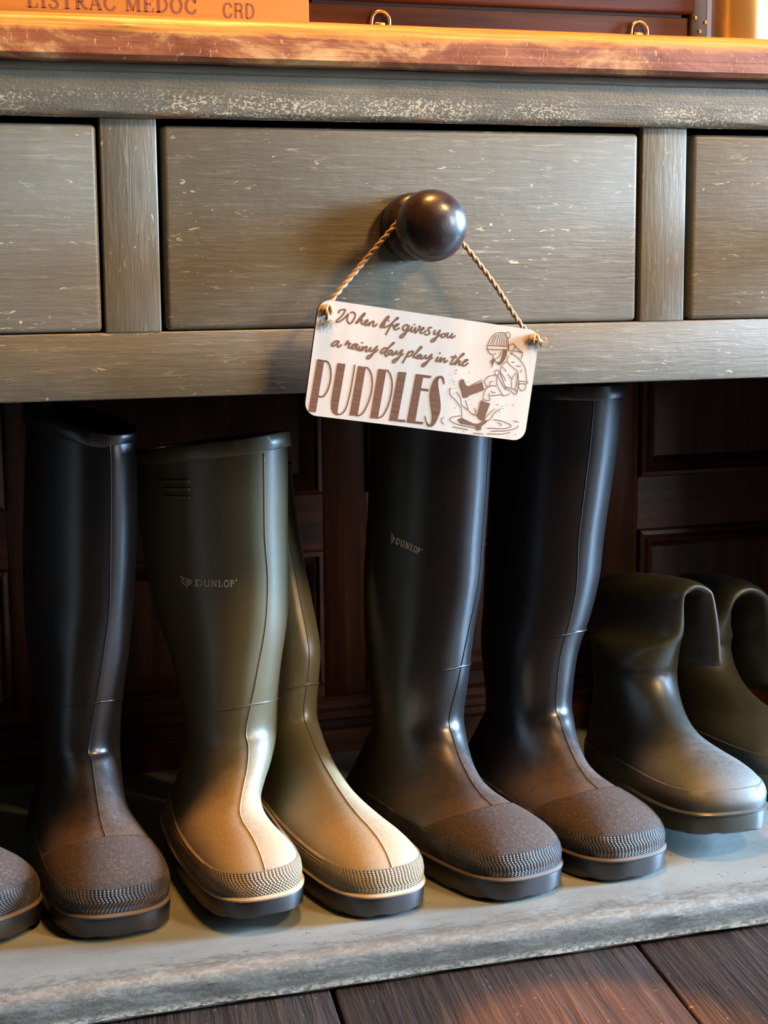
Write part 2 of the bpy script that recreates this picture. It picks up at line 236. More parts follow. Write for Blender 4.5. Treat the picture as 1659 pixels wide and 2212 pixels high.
# ------------------------------------------------------------------ material helpers
class Nodes:
    def __init__(self, name):
        self.mat = bpy.data.materials.new(name); self.mat.use_nodes = True
        self.nt = self.mat.node_tree; self.b = self.nt.nodes['Principled BSDF']
        self.tc = self.nt.nodes.new('ShaderNodeTexCoord')
    def n(self, t, **kw):
        nd = self.nt.nodes.new(t)
        for k, v in kw.items(): setattr(nd, k, v)
        return nd
    def link(self, a, b): self.nt.links.new(a, b)
    def setv(self, sock, v):
        if hasattr(v, 'is_output') or isinstance(v, bpy.types.NodeSocket): self.link(v, sock)
        else: sock.default_value = v if not isinstance(v, tuple) or len(v) != 3 or sock.type == 'VECTOR' else (*v, 1)
    def coord(self, scale=(1, 1, 1), rot=(0, 0, 0), loc=(0, 0, 0), src='Object'):
        m = self.n('ShaderNodeMapping'); self.link(self.tc.outputs[src], m.inputs[0])
        m.inputs['Scale'].default_value = scale; m.inputs['Rotation'].default_value = rot; m.inputs['Location'].default_value = loc
        return m.outputs[0]
    def noise(self, vec, scale=5., detail=4., rough=.55, dist=0., out=0):
        nd = self.n('ShaderNodeTexNoise'); self.link(vec, nd.inputs['Vector'])
        nd.inputs['Scale'].default_value = scale; nd.inputs['Detail'].default_value = detail
        nd.inputs['Roughness'].default_value = rough; nd.inputs['Distortion'].default_value = dist
        return nd.outputs[out]
    def voronoi(self, vec, scale=5., feature='F1', out=0):
        nd = self.n('ShaderNodeTexVoronoi'); nd.feature = feature; self.link(vec, nd.inputs['Vector'])
        nd.inputs['Scale'].default_value = scale
        return nd.outputs[out]
    def math(self, op, a, b=0., c=None, clamp=False):
        nd = self.n('ShaderNodeMath', operation=op, use_clamp=clamp)
        self.setv(nd.inputs[0], a); self.setv(nd.inputs[1], b)
        if c is not None: self.setv(nd.inputs[2], c)
        return nd.outputs[0]
    def ramp(self, fac, stops, interp='LINEAR'):
        nd = self.n('ShaderNodeValToRGB'); nd.color_ramp.interpolation = interp
        el = nd.color_ramp.elements
        while len(el) < len(stops): el.new(0.5)
        for e, (p, c) in zip(el, stops):
            e.position = p; e.color = (*c, 1) if isinstance(c, tuple) else (c, c, c, 1)
        self.setv(nd.inputs[0], fac)
        return nd.outputs[0]
    def step(self, v, lo, hi):
        nd = self.n('ShaderNodeMapRange', interpolation_type='SMOOTHSTEP')
        self.setv(nd.inputs[0], v); nd.inputs[1].default_value = lo; nd.inputs[2].default_value = hi
        return nd.outputs[0]
    def mix(self, fac, a, b):
        nd = self.n('ShaderNodeMix', data_type='RGBA')
        self.setv(nd.inputs[0], fac); self.setv(nd.inputs[6], a); self.setv(nd.inputs[7], b)
        return nd.outputs[2]
    def xyz(self, vec=None, src='Object'):
        nd = self.n('ShaderNodeSeparateXYZ'); self.link(vec or self.tc.outputs[src], nd.inputs[0])
        return nd.outputs
    def bump(self, h, strength=.5, dist=.001, prev=None):
        nd = self.n('ShaderNodeBump'); nd.inputs['Strength'].default_value = strength; nd.inputs['Distance'].default_value = dist
        self.link(h, nd.inputs['Height'])
        if prev: self.link(prev, nd.inputs['Normal'])
        return nd.outputs[0]
    def done(self, color, rough=.5, normal=None, metallic=0., spec=None, coat=None):
        self.setv(self.b.inputs['Base Color'], color); self.setv(self.b.inputs['Roughness'], rough)
        self.b.inputs['Metallic'].default_value = metallic
        if spec is not None: self.b.inputs['Specular IOR Level'].default_value = spec
        if coat: self.b.inputs['Coat Weight'].default_value = coat; self.b.inputs['Coat Roughness'].default_value = .15
        if normal: self.link(normal, self.b.inputs['Normal'])
        return self.mat

def paint_grey(name, vertical=False, wear=.5, base=(.156, .133, .091), seed=0.):
    m = Nodes(name)
    s = (130, 130, 9) if vertical else (9, 130, 130)
    s2 = (60, 60, 14) if vertical else (14, 60, 60)
    v1 = m.coord(s, loc=(seed, seed, 0)); v2 = m.coord((1, 1, 1), loc=(seed*3, 0, seed)); v3 = m.coord(s2, loc=(0, seed, seed*2))
    strokes = m.noise(v1, 1.6, 4, .6, .6)
    big = m.noise(v2, 9, 5, .6)
    col = m.mix(m.step(big, .3, .75), base, tuple(c*1.25 for c in base))
    col = m.mix(m.math('MULTIPLY', m.step(strokes, .55, .8), .3), col, (.27, .235, .17))
    fl = m.noise(m.coord((300, 300, 26) if vertical else (26, 300, 300), loc=(seed, 2, 5)), 1.0, 3, .65, .8)
    col = m.mix(m.math('MULTIPLY', m.step(fl, .56, .70), .42), col, (.36, .31, .22))
    # sparse chips through to cream primer
    chips = m.step(m.noise(m.coord((230, 230, 60) if vertical else (60, 230, 230), loc=(0, seed, seed*2)), 1.0, 3, .6, 1.0), .655, .69)
    zone = m.step(m.noise(v2, 13, 4, .6), .44, .58)
    col = m.mix(m.math('MULTIPLY', chips, zone), col, (.62, .50, .33))
    dots = m.step(m.voronoi(m.coord((120, 120, 120), loc=(seed, 1, 2)), .55), .10, .06)
    col = m.mix(m.math('MULTIPLY', dots, m.step(m.noise(v2, 22, 2, .5), .6, .66)), col, (.66, .55, .38))
    nb = m.bump(m.math('ADD', strokes, m.math('MULTIPLY', fl, .5)), .3 if vertical else .45, .0012)
    nb = m.bump(m.noise(m.coord((1, 1, 1)), 60, 4, .6), .2, .0015, nb)
    return m.done(col, m.ramp(strokes, [(.3, .38), (.7, .55)]), nb)

def wood(name, dark, mid, light, axis='X', scale=1., rough=.45, bump=.3, seed=0., coat=None):
    m = Nodes(name)
    lo, hi = 2.2*scale, 42*scale
    s = {'X': (lo, hi, hi), 'Y': (hi, lo, hi), 'Z': (hi, hi, lo)}[axis]
    v = m.coord(s, loc=(seed, seed*1.7, seed*.6))
    g = m.noise(v, 1.0, 6, .62, 1.4)
    fine = m.noise(m.coord(tuple(c*5 for c in s)), 1.0, 3, .6)
    col = m.ramp(g, [(.32, dark), (.5, mid), (.68, light)])
    col = m.mix(m.math('MULTIPLY', m.step(fine, .55, .75), .35), col, dark)
    return m.done(col, rough, m.bump(g, bump, .0012), coat=coat)

# ------------------------------------------------------------------ materials
MAT = {}
MAT['paint_h'] = paint_grey('grey_paint_brushed', wear=.5)
MAT['paint_v'] = paint_grey('grey_paint_brushed_upright', vertical=True, wear=.8, seed=3.)

def rail_paint():
    m = Nodes('grey_paint_worn_rail')
    base = (.145, .125, .088)
    x, y, z = m.xyz()
    v = m.coord((1, 1, 1)); vs2 = m.coord((40, 90, 150))
    strokes = m.noise(m.coord((9, 130, 130)), 1.5, 4, .6, .5)
    col = m.mix(m.step(m.noise(v, 12, 4), .35, .7), base, (.19, .165, .115))
    zone = m.math('MULTIPLY', m.step(z, .146, .130), m.step(m.noise(m.coord((7, 1, 20)), 1.3, 3, .5), .33, .55))
    nz = m.noise(m.coord((420, 420, 620)), 1.0, 3, .55, .4)
    chips = m.step(m.math('ADD', nz, m.math('MULTIPLY', zone, .13)), .66, .70)
    fine = m.step(m.voronoi(m.coord((330, 300, 400)), .8), .24, .16)
    chips = m.math('MAXIMUM', m.math('MULTIPLY', chips, zone), m.math('MULTIPLY', fine, m.math('MULTIPLY', zone, .7)))
    col = m.mix(chips, col, (.60, .47, .30))
    edge = m.math('MULTIPLY', m.step(z, .1235, .118), m.step(m.noise(m.coord((9, 3, 60)), 1.4, 4, .6), .48, .6))
    col = m.mix(edge, col, (.30, .15, .07))
    h = m.math('ADD', strokes, m.math('MULTIPLY', nz, .35))
    return m.done(col, .42, m.bump(h, .7, .0012))
MAT['paint_rail'] = rail_paint()

def top_wood():
    m = Nodes('worn_pine_tabletop')
    x, y, z = m.xyz()
    g = m.noise(m.coord((2.4, 60, 150)), 1.0, 5, .6, 1.0)
    col = m.ramp(g, [(.3, (.31, .08, .009)), (.48, (.50, .17, .022)), (.7, (.70, .33, .06))])
    patch = m.noise(m.coord((13, 13, 26)), 1.0, 5, .65, .7)
    worn = m.ramp(patch, [(.36, (.19, .045, .012)), (.49, (.27, .085, .026)), (.57, (.46, .22, .075)), (.66, (.58, .33, .13))])
    scr = m.step(m.noise(m.coord((220, 60, 90), rot=(0, .6, 0)), 1.0, 3, .6, 2.0), .62, .68)
    worn = m.mix(m.math('MULTIPLY', scr, .5), worn, (.62, .42, .22))
    zz = m.math('ADD', z, m.math('MULTIPLY', m.math('SUBTRACT', patch, .5), .02))
    col = m.mix(m.step(zz, .1855, .1805), col, worn)
    return m.done(col, .42, m.bump(m.math('ADD', g, patch), .5, .0015))
MAT['top'] = top_wood()

def board_paint():
    m = Nodes('blue_grey_worn_board_paint')
    x, y, z = m.xyz()
    v = m.coord((1, 1, 1))
    big = m.noise(m.coord((4, 9, 9)), 1.3, 5, .6)
    col = m.mix(m.step(big, .3, .7), (.14, .155, .143), (.20, .225, .208))
    # worn nosing: dirt ground into the paint near the front edge
    edge = m.step(y, -.075, -.128)
    mott = m.noise(m.coord((48, 120, 170)), 1.0, 7, .75, .6)
    mott2 = m.noise(m.coord((170, 330, 330)), 1.0, 4, .7)
    w = m.math('ADD', m.math('MULTIPLY', edge, .24), m.math('ADD', m.math('MULTIPLY', mott, .6), m.math('MULTIPLY', mott2, .4)))
    mask = m.step(w, .64, .80)
    col = m.mix(m.math('MULTIPLY', mask, .78), col, (.085, .082, .070))
    low = m.math('MULTIPLY', m.step(z, -.602, -.6085), m.step(mott2, .42, .55))
    col = m.mix(low, col, (.42, .40, .33))
    dirt = m.step(m.noise(m.coord((140, 140, 140)), 1.0, 2, .5), .70, .74)
    col = m.mix(m.math('MULTIPLY', dirt, .7), col, (.06, .05, .04))
    return m.done(col, .5, m.bump(m.math('ADD', mott, mott2), .25, .0015))
MAT['board'] = board_paint()

def floor_wood():
    m = Nodes('dark_floor_plank_wood')
    g = m.noise(m.coord((60, 2.6, 60)), 1.0, 6, .65, 1.6)
    g2 = m.noise(m.coord((190, 7, 190)), 1.0, 4, .65, .8)
    col = m.ramp(g, [(.3, (.010, .006, .005)), (.55, (.024, .014, .010)), (.75, (.050, .029, .018))])
    dust = m.step(m.noise(m.coord((150, 150, 150)), 1.0, 2), .70, .74)
    col = m.mix(m.math('MULTIPLY', dust, .35), col, (.25, .2, .16))
    return m.done(col, m.ramp(g2, [(.3, .30), (.7, .6)]), m.bump(m.math('ADD', g, g2), .9, .003))
MAT['floor'] = floor_wood()
MAT['wall_v'] = wood('mahogany_panelling_upright', (.022, .005, .002), (.055, .012, .003), (.095, .024, .006), 'Z', 1., .42, .25)
MAT['wall_h'] = wood('mahogany_panelling_level', (.022, .005, .002), (.055, .012, .003), (.095, .024, .006), 'X', 1., .42, .25, 4.)
MAT['dark_inside'] = wood('raw_carcass_wood', (.03, .016, .008), (.06, .032, .016), (.09, .05, .026), 'X', .7, .8, .2)
MAT['pine'] = wood('pale_pine_crate', (.28, .092, .008), (.35, .128, .012), (.41, .165, .020), 'X', .45, .85, .12, 2.)
MAT['burnt'] = Nodes('branded_brown_ink').done((.14, .035, .010), .7)
MAT['case'] = wood('dark_case_wood', (.022, .006, .002), (.048, .013, .003), (.070, .021, .005), 'X', .8, .6, .15, 7.)
MAT['case'].node_tree.nodes['Principled BSDF'].inputs['Specular IOR Level'].default_value = .15
MAT['pine'].node_tree.nodes['Principled BSDF'].inputs['Specular IOR Level'].default_value = .2

def knob_mat():
    m = Nodes('dark_turned_knob_wood')
    g = m.noise(m.coord((60, 8, 60)), 1.0, 4, .6, .8)
    col = m.ramp(g, [(.3, (.012, .006, .005)), (.7, (.030, .014, .011))])
    return m.done(col, m.ramp(m.noise(m.coord(), 70, 3), [(.3, .26), (.7, .42)]), m.bump(m.noise(m.coord(), 90, 3), .25, .001), coat=.3)
MAT['knob'] = knob_mat()

def sign_mat():
    m = Nodes('birch_ply_sign')
    g = m.noise(m.coord((40, 40, 3)), 1.0, 4, .6)
    return m.done(m.ramp(g, [(.3, (.56, .48, .39)), (.7, (.65, .585, .495))]), .6, m.bump(g, .1, .0005))
MAT['sign'] = sign_mat()
MAT['sign_edge'] = Nodes('scorched_ply_edge').done((.06, .028, .014), .8)
def ink_mat():
    m = Nodes('engraved_brown')
    g = m.noise(m.coord((30, 30, 700)), 1.0, 3, .6)
    return m.done(m.ramp(g, [(.35, (.115, .040, .013)), (.7, (.20, .082, .034))]), .8)
MAT['ink'] = ink_mat()
MAT['ink_line'] = Nodes('engraved_brown_line').done((.16, .075, .035), .8)

def twine_mat():
    m = Nodes('jute_twine')
    g = m.noise(m.coord((900, 900, 300)), 1.0, 3, .7)
    return m.done(m.ramp(g, [(.3, (.30, .17, .07)), (.7, (.58, .40, .22))]), .9, m.bump(g, .8, .0006))
MAT['twine'] = twine_mat()
def brass_mat():
    m = Nodes('aged_brass')
    g = m.noise(m.coord(), 40, 4)
    return m.done(m.ramp(g, [(.3, (.50, .30, .10)), (.7, (.74, .50, .20))]), .25, None, 1.0)
MAT['brass'] = brass_mat()
MAT['brass_polished'] = Nodes('polished_brass').done((.85, .62, .30), .28, None, .85)
MAT['iron'] = Nodes('black_iron').done((.02, .014, .012), .5)

# ---- rubber
def rubber(name, base, dust, dust_amt, rough=.34, dust_top=.125, cap=False, x_from=-.2):
    m = Nodes(name)
    x, y, z = m.xyz()
    geo = m.n('ShaderNodeNewGeometry')
    nz = m.xyz(geo.outputs['Normal'])[2]
    grain = m.noise(m.coord(), 45, 5, .7)
    speck = m.noise(m.coord(), 420, 3, .65)
    up = m.step(nz, -.1, .85)
    low = m.step(m.math('ADD', z, m.math('MULTIPLY', m.math('SUBTRACT', grain, .5), .09)), dust_top, dust_top - .075)
    fwd = m.step(x, x_from, x_from + .10)
    d = m.math('MULTIPLY', m.math('MULTIPLY', low, fwd), m.math('ADD', m.math('MULTIPLY', up, .75), .25))
    d = m.math('MULTIPLY', d, m.ramp(speck, [(.35, .62), (.7, 1.15)]))
    d = m.math('ADD', m.math('MULTIPLY', d, dust_amt), m.math('MULTIPLY', m.step(grain, .5, .8), .03), clamp=True)
    col = m.mix(d, base, dust)
    r = m.math('ADD', rough, m.math('MULTIPLY', d, .5), clamp=True)
    if cap:
        wr = m.noise(m.coord(), 470, 4, .7, 1.2)
        col = m.mix(m.step(wr, .5, .72), col, tuple(c*.95 for c in dust))
        nb = m.bump(wr, .9, .0016)
    else:
        nb = m.bump(m.noise(m.coord(), 28, 3), .12, .002)
        nb = m.bump(speck, .12, .0006, nb)
    return m.done(col, r, nb, spec=.25 if cap else .85)

def foxing(name, base, dust, x_from=.12):
    """moulded band: fine horizontal ribs at the sides, diamond knurl round the toe (uv in metres)"""
    m = Nodes(name)
    u, v, _ = m.xyz(src='UV'); x, y, z = m.xyz()
    k = 2*math.pi/.0034
    s1 = m.math('SINE', m.math('MULTIPLY', m.math('ADD', u, v), k)); s2 = m.math('SINE', m.math('MULTIPLY', m.math('SUBTRACT', u, v), k))
    dia = m.math('MULTIPLY', m.math('ADD', s1, 1.), m.math('ADD', s2, 1.))
    rib = m.math('MULTIPLY', m.math('ADD', m.math('SINE', m.math('MULTIPLY', v, 2*math.pi/.0030)), 1.), .8)
    front = m.step(x, x_from, x_from + .012)
    h = m.mix(front, rib, dia)
    lit_tip = m.math('MULTIPLY', m.step(dia, 1.6, 3.0), front)
    col = m.mix(m.math('MULTIPLY', lit_tip, .75), base, dust)  # light catching the raised diamonds is painted in, using the dust tone
    col = m.mix(m.math('MULTIPLY', m.step(m.noise(m.coord(), 60, 4), .45, .75), .35), col, dust)
    return m.done(col, .48, m.bump(h, .8, .0011))

BLACK, BDUST = (.0125, .0115, .0125), (.20, .122, .075)
MAT['blk'] = rubber('black_rubber', BLACK, BDUST, .46, .30, .125, x_from=-.02)
MAT['blk_cap'] = rubber('black_rubber_toe_cap', BLACK, (.165, .105, .068), .34, .62, .30, cap=True, x_from=-.1)
MAT['blk_fox'] = foxing('black_rubber_knurled', (.022, .019, .019), (.17, .15, .14), .128)
MAT['blk_welt'] = rubber('black_rubber_welt', (.03, .023, .019), (.12, .078, .050), .5, .5, .20)
MAT['blk_sole'] = rubber('black_rubber_sole', (.014, .014, .017), (.10, .085, .075), .10, .34, .05)
OLIVE, ODUST = (.125, .108, .058), (.34, .235, .12)
MAT['olv'] = rubber('olive_rubber', OLIVE, ODUST, .95, .36, .145, x_from=.0)
MAT['olv_fox'] = foxing('olive_rubber_knurled', (.27, .20, .105), (.50, .41, .26), .175)
MAT['olv_welt'] = rubber('olive_rubber_welt', (.30, .22, .12), (.42, .32, .19), .8, .5, .2)
MAT['olv_sole'] = rubber('grey_black_rubber_sole', (.018, .018, .021), (.11, .095, .085), .12, .38, .05)
GREEN, GDUST = (.028, .027, .016), (.135, .155, .150)
MAT['grn'] = rubber('dark_green_rubber', GREEN, GDUST, .55, .42, .12, x_from=.06)
MAT['grn_sole'] = rubber('dark_green_rubber_sole', (.035, .045, .040), GDUST, .3, .3, .06)
MAT['grn_tread'] = rubber('black_rubber_tread', (.012, .011, .010), (.08, .07, .06), .3, .6, .05)
MAT['mark'] = Nodes('pale_grey_print').done((.80, .74, .66), .6)
MAT['mark_dim'] = Nodes('grey_print').done((.80, .75, .70), .6)

# ------------------------------------------------------------------ setting: floor
PA = math.radians(8.2)
floor = box('floor', (-2.6, -3.2, FLOOR - .05), (2.6, 1.0, FLOOR - .020), MAT['dark_inside'])
tag(floor, 'dark brown wooden floor of wide old boards', None, kind='structure')
fl_rot = Matrix.Rotation(-PA, 4, 'Z')
plank_src = None
for k in range(-6, 8):
    s0 = -.094 + .284*k
    o = box('plank', (s0 + .0018, -2.8, FLOOR - .0195), (s0 + .2822, .42, FLOOR - random.uniform(0, .0012)), MAT['floor'], floor, .0016, 2)
    o.matrix_local = fl_rot

# ------------------------------------------------------------------ setting: panelled back wall
YB = .43
wall = box('wall_back', (-1.6, YB + .016, FLOOR), (1.6, YB + .05, 1.5), MAT['wall_h'])
tag(wall, 'dark reddish panelled wall behind the dresser', None, kind='structure')
stiles = [-1.01, -.65, -.29, .0722, .4265, .79, 1.15]
SW = .0265
for x in stiles:
    box('stile', (x - SW, YB, FLOOR + .034), (x + SW, YB + .0162, 1.45), MAT['wall_v'], wall, .0012, 1)
rails = [(-.58, -.50), (-.337, -.272), (.06, .125), (.55, .62), (1.38, 1.45)]
def moulding(x0, x1, z0, z1):
    prof = [(0, 0), (.002, -.005), (.007, -.007), (.010, -.002), (.013, -.005), (.018, -.001), (.026, .009)]
    vs_, fs = [], []
    for d, y in prof:
        vs_ += [(x0 + d, YB + y, z0 + d), (x1 - d, YB + y, z0 + d), (x1 - d, YB + y, z1 - d), (x0 + d, YB + y, z1 - d)]
    for i in range(len(prof) - 1):
        for j in range(4):
            a = i*4 + j; b = i*4 + (j + 1) % 4
            fs.append((a, b, b + 4, a + 4))
    mesh_obj('moulding', vs_, fs, MAT['wall_h'], wall)
for i in range(len(stiles) - 1):
    x0, x1 = stiles[i] + SW, stiles[i+1] - SW
    for (z0, z1) in rails:
        box('rail', (x0, YB + .0006, z0), (x1, YB + .0160, z1), MAT['wall_h'], wall)
    for j in range(len(rails) - 1):
        z0, z1 = rails[j][1], rails[j+1][0]
        box('panel', (x0 + .001, YB + .008, z0 + .001), (x1 - .001, YB + .0158, z1 - .001), MAT['wall_v'], wall)
        if abs(x0) < .8: moulding(x0, x1, z0, z1)
bb = [(YB - .001, ZS), (YB - .018, ZS), (YB - .018, -.552), (YB - .012, -.549), (YB - .012, -.541), (YB - .016, -.538), (YB - .016, -.530), (YB - .008, -.527), (YB - .008, -.519), (YB - .001, -.515)]
base = prism_x('baseboard_back', bb, -.739, .739, MAT['wall_h'], angle=.2)
tag(base, 'dark moulded skirting along the foot of the panelling', None, kind='structure')

# ------------------------------------------------------------------ the dresser
dresser = empty('dresser', (0, 0, 0))
tag(dresser, 'grey painted wooden dresser base with three drawers, worn pine top and open pot board', 'dresser')
XE = .76
prof = [(.425, .161), (-.026, .161)] + [(-.030, .165)] + [(-.0302, .176)] + arc(-.018, .1855, .0122, 180, 90, 7, .0118) + [(.425, .1973)]
prism_x('tabletop', prof, -.82, .82, MAT['top'], dresser, 160, .0006)
prof = [(.02, .1185), (-.004, .1168)] + arc(-.0045, .1238, .0065, 270, 180, 5) + [(-.0112, .140), (-.0105, .1525), (-.0075, .1545), (-.0055, .1608), (.02, .1608)]
prism_x('top_rail', prof, -XE, XE, MAT['paint_rail'], dresser, 120, .0005)
box('bottom_rail', (-XE, 0, -.1178), (XE, .022, -.0612), MAT['paint_h'], dresser, .0015, 2)
for x0, x1 in ((-.2672, -.2192), (.2333, .2795), (-XE, -.705), (.705, XE)):
    box('stile', (x0, -.0004, -.0615), (x1, .0215, .1190), MAT['paint_v'], dresser, .0016, 3)
DZ0, DZ1 = -.0603, .1115
drawers = []
for x0, x1 in ((-.702, -.2696), (-.2142, .2300), (.2866, .702)):
    d = box('drawer', (x0, .0002, DZ0), (x1, .34, DZ1), MAT['paint_h'], dresser, .0042, 4)
    drawers.append(d)
def knob_for(d, x, z):
    pr = [(.010, .012), (.0285, .003), (.0292, -.004), (.0300, -.009), (.0295, -.014), (.0265, -.0185), (.021, -.0215), (.0180, -.026), (.0180, -.030),
          (.0215, -.0345), (.0262, -.039), (.0294, -.045), (.0310, -.0525), (.0304, -.060), (.0275, -.067), (.0225, -.0725), (.0155, -.0765), (.0080, -.0782), (.001, -.0787)]
    return lathe('knob', pr, (x, 0, z), MAT['knob'], d, 56)
knob_for(drawers[1], .0066, .0268)
knob_for(drawers[0], -.4858, .0268)
knob_for(drawers[2], .4943, .0268)
box('carcass_board', (-XE, .0225, -.1165), (XE, .42, -.1015), MAT['dark_inside'], dresser)
box('carcass_board', (-XE, .0225, .146), (XE, .42, .1605), MAT['dark_inside'], dresser)
box('carcass_back', (-.739, .4205, -.118), (.739, .4285, .16), MAT['dark_inside'], dresser)
for x0, x1 in ((-XE, -.74), (.74, XE)):
    box('end_panel', (x0, .0222, -.5795), (x1, .4285, .1605), MAT['paint_v'], dresser, .002, 2)
pf = [(YB - .001, FLOOR + .001), (-.1335, FLOOR + .001), (-.1372, FLOOR + .004)] + arc(-.1235, -.5938, .0138, 180, 90, 7) + [(YB - .001, ZS)]
prism_x('pot_board', pf, -.79, .79, MAT['board'], dresser, 180, .0007)
# small paint dent on the nosing
# ------------------------------------------------------------------ on the tabletop
TZ = .1974
crate = empty('wine_crate', (-.37, .13, TZ))
tag(crate, 'pale pine wine crate with dark branded lettering, left on the tabletop', 'crate')
def lbox(name, lo, hi, mat, par, bevel=0., seg=2):
    l = par.location
    return box(name, [lo[i]-l[i] for i in range(3)], [hi[i]-l[i] for i in range(3)], mat, par, bevel, seg)
lbox('front_panel', (-.66, .05, TZ), (-.0703, .060, TZ+.17), MAT['pine'], crate, .0006)
lbox('back_panel', (-.66, .26, TZ), (-.0703, .270, TZ+.17), MAT['pine'], crate, .0006)
for x in (-.66, -.0803):
    lbox('side_panel', (x, .0603, TZ+.0005), (x+.01, .2597, TZ+.17), MAT['pine'], crate, .0006)
lbox('bottom_panel', (-.649, .0605, TZ), (-.081, .2595, TZ+.008), MAT['pine'], crate)

GLYPH = {
'L': (.66, [([(.18,0),(.18,1)],.18),([(0,.03),(.60,.03)],.07),([(.58,0),(.62,.28)],.08),([(.02,.97),(.36,.97)],.06)]),
'I': (.36, [([(.18,0),(.18,1)],.18),([(0,.03),(.36,.03)],.06),([(0,.97),(.36,.97)],.06)]),
'S': (.60, [([(.52,.72),(.46,.93),(.30,.98),(.13,.90),(.10,.72),(.26,.56),(.46,.42),(.52,.24),(.42,.05),(.24,.01),(.10,.10),(.06,.28)],.13)]),
'T': (.66, [([(.33,0),(.33,1)],.18),([(0,.96),(.66,.96)],.08),([(.03,.98),(.02,.72)],.07),([(.63,.98),(.64,.72)],.07),([(.14,.03),(.52,.03)],.06)]),
'R': (.72, [([(.17,0),(.17,1)],.18),([(.10,.96),(.40,.95),(.54,.80),(.52,.64),(.38,.52),(.17,.51)],.11),([(.34,.50),(.56,.14),(.72,.03)],.16),([(0,.03),(.35,.03)],.06),([(0,.97),(.2,.97)],.06)]),
'A': (.72, [([(.07,0),(.35,1)],.08),([(.35,1),(.64,0)],.18),([(.17,.33),(.52,.33)],.07),([(-.03,.03),(.2,.03)],.06),([(.46,.03),(.76,.03)],.06)]),
'C': (.70, [([(.62,.70),(.56,.90),(.40,.98),(.20,.88),(.09,.60),(.10,.32),(.22,.10),(.42,.02),(.58,.10),(.65,.30)],.14),([(.64,.98),(.62,.68)],.06)]),
'M': (.92, [([(.12,0),(.12,1)],.08),([(.14,1),(.44,.04)],.17),([(.44,.04),(.74,1)],.07),([(.78,0),(.78,1)],.17),([(0,.03),(.26,.03)],.06),([(.62,.03),(.94,.03)],.06),([(0,.97),(.2,.97)],.06),([(.72,.97),(.94,.97)],.06)]),
'E': (.64, [([(.17,0),(.17,1)],.18),([(0,.97),(.58,.97)],.07),([(.17,.52),(.44,.52)],.07),([(0,.03),(.60,.03)],.07),([(.57,.98),(.58,.74)],.07),([(.58,0),(.62,.28)],.07),([(.44,.64),(.44,.40)],.06)]),
'D': (.74, [([(.17,0),(.17,1)],.18),([(.04,.965),(.38,.95),(.58,.80),(.67,.50),(.58,.20),(.38,.05),(.04,.035)],.12),([(0,.03),(.2,.03)],.06)]),
'O': (.76, [([(.38,.98),(.18,.88),(.08,.50),(.18,.12),(.38,.02),(.58,.12),(.68,.50),(.58,.88),(.38,.98)],.14)]),
'U': (.74, [([(.16,1),(.16,.40),(.22,.12),(.38,.03),(.54,.10),(.60,.36),(.60,1)],.15),([(0,.97),(.33,.97)],.07),([(.46,.97),(.74,.97)],.07)]),
'N': (.80, [([(.15,0),(.15,1)],.12),([(.15,1),(.65,0)],.18),([(.65,0),(.65,1)],.12),([(0,.03),(.30,.03)],.07),([(.5,.97),(.8,.97)],.07),([(0,.97),(.2,.97)],.07)]),
'P': (.66, [([(.17,0),(.17,1)],.18),([(.06,.96),(.40,.95),(.57,.80),(.55,.62),(.40,.48),(.17,.46)],.13),([(0,.03),(.35,.03)],.07)]),
}
SANS = {
'C': (.70, [([(.64,.70),(.55,.90),(.38,.96),(.18,.86),(.09,.5),(.18,.14),(.38,.04),(.55,.10),(.65,.32)],.11)]),
'R': (.68, [([(.12,0),(.12,1)],.11),([(.12,.95),(.42,.95),(.56,.85),(.56,.62),(.42,.52),(.12,.52)],.10),([(.40,.52),(.54,.34),(.58,0)],.11)]),
'D': (.70, [([(.12,0),(.12,1)],.11),([(.12,.95),(.36,.95),(.56,.80),(.62,.5),(.56,.2),(.36,.05),(.12,.05)],.10)]),
}
def word(txt, glyphs, h, gap=.1, bold=1., x0=0.):
    out = []; x = x0
    for ch in txt:
        if ch == ' ': x += .45; continue
        adv, st = glyphs[ch]
        for pts, w in st: out.append(([((x + px)*h, py*h) for px, py in pts], w*h*bold))
        x += adv + gap
    return out, (x - gap)*h
def stretch(st, total, want):
    return [([(px*want/total, py) for px, py in pts], w) for pts, w in st]
st, tot = word('LISTRAC MEDOC', GLYPH, .0128, .12)
st = stretch(st, tot, .1450)
cl = crate.location
v1 = ribbons(st, lambda u, v: (-.3165 + u - cl[0], .0498 - cl[1], .2104 + v - cl[2]))
st, tot = word('CRD', SANS, .0130, .12)
st = stretch(st, tot, .0285)
v2 = ribbons(st, lambda u, v: (-.1482 + u - cl[0], .0498 - cl[1], .2078 + v - cl[2]))
mesh_obj('branded_lettering', *v1, MAT['burnt'], crate)
mesh_obj('branded_initials', *v2, MAT['burnt'], crate)

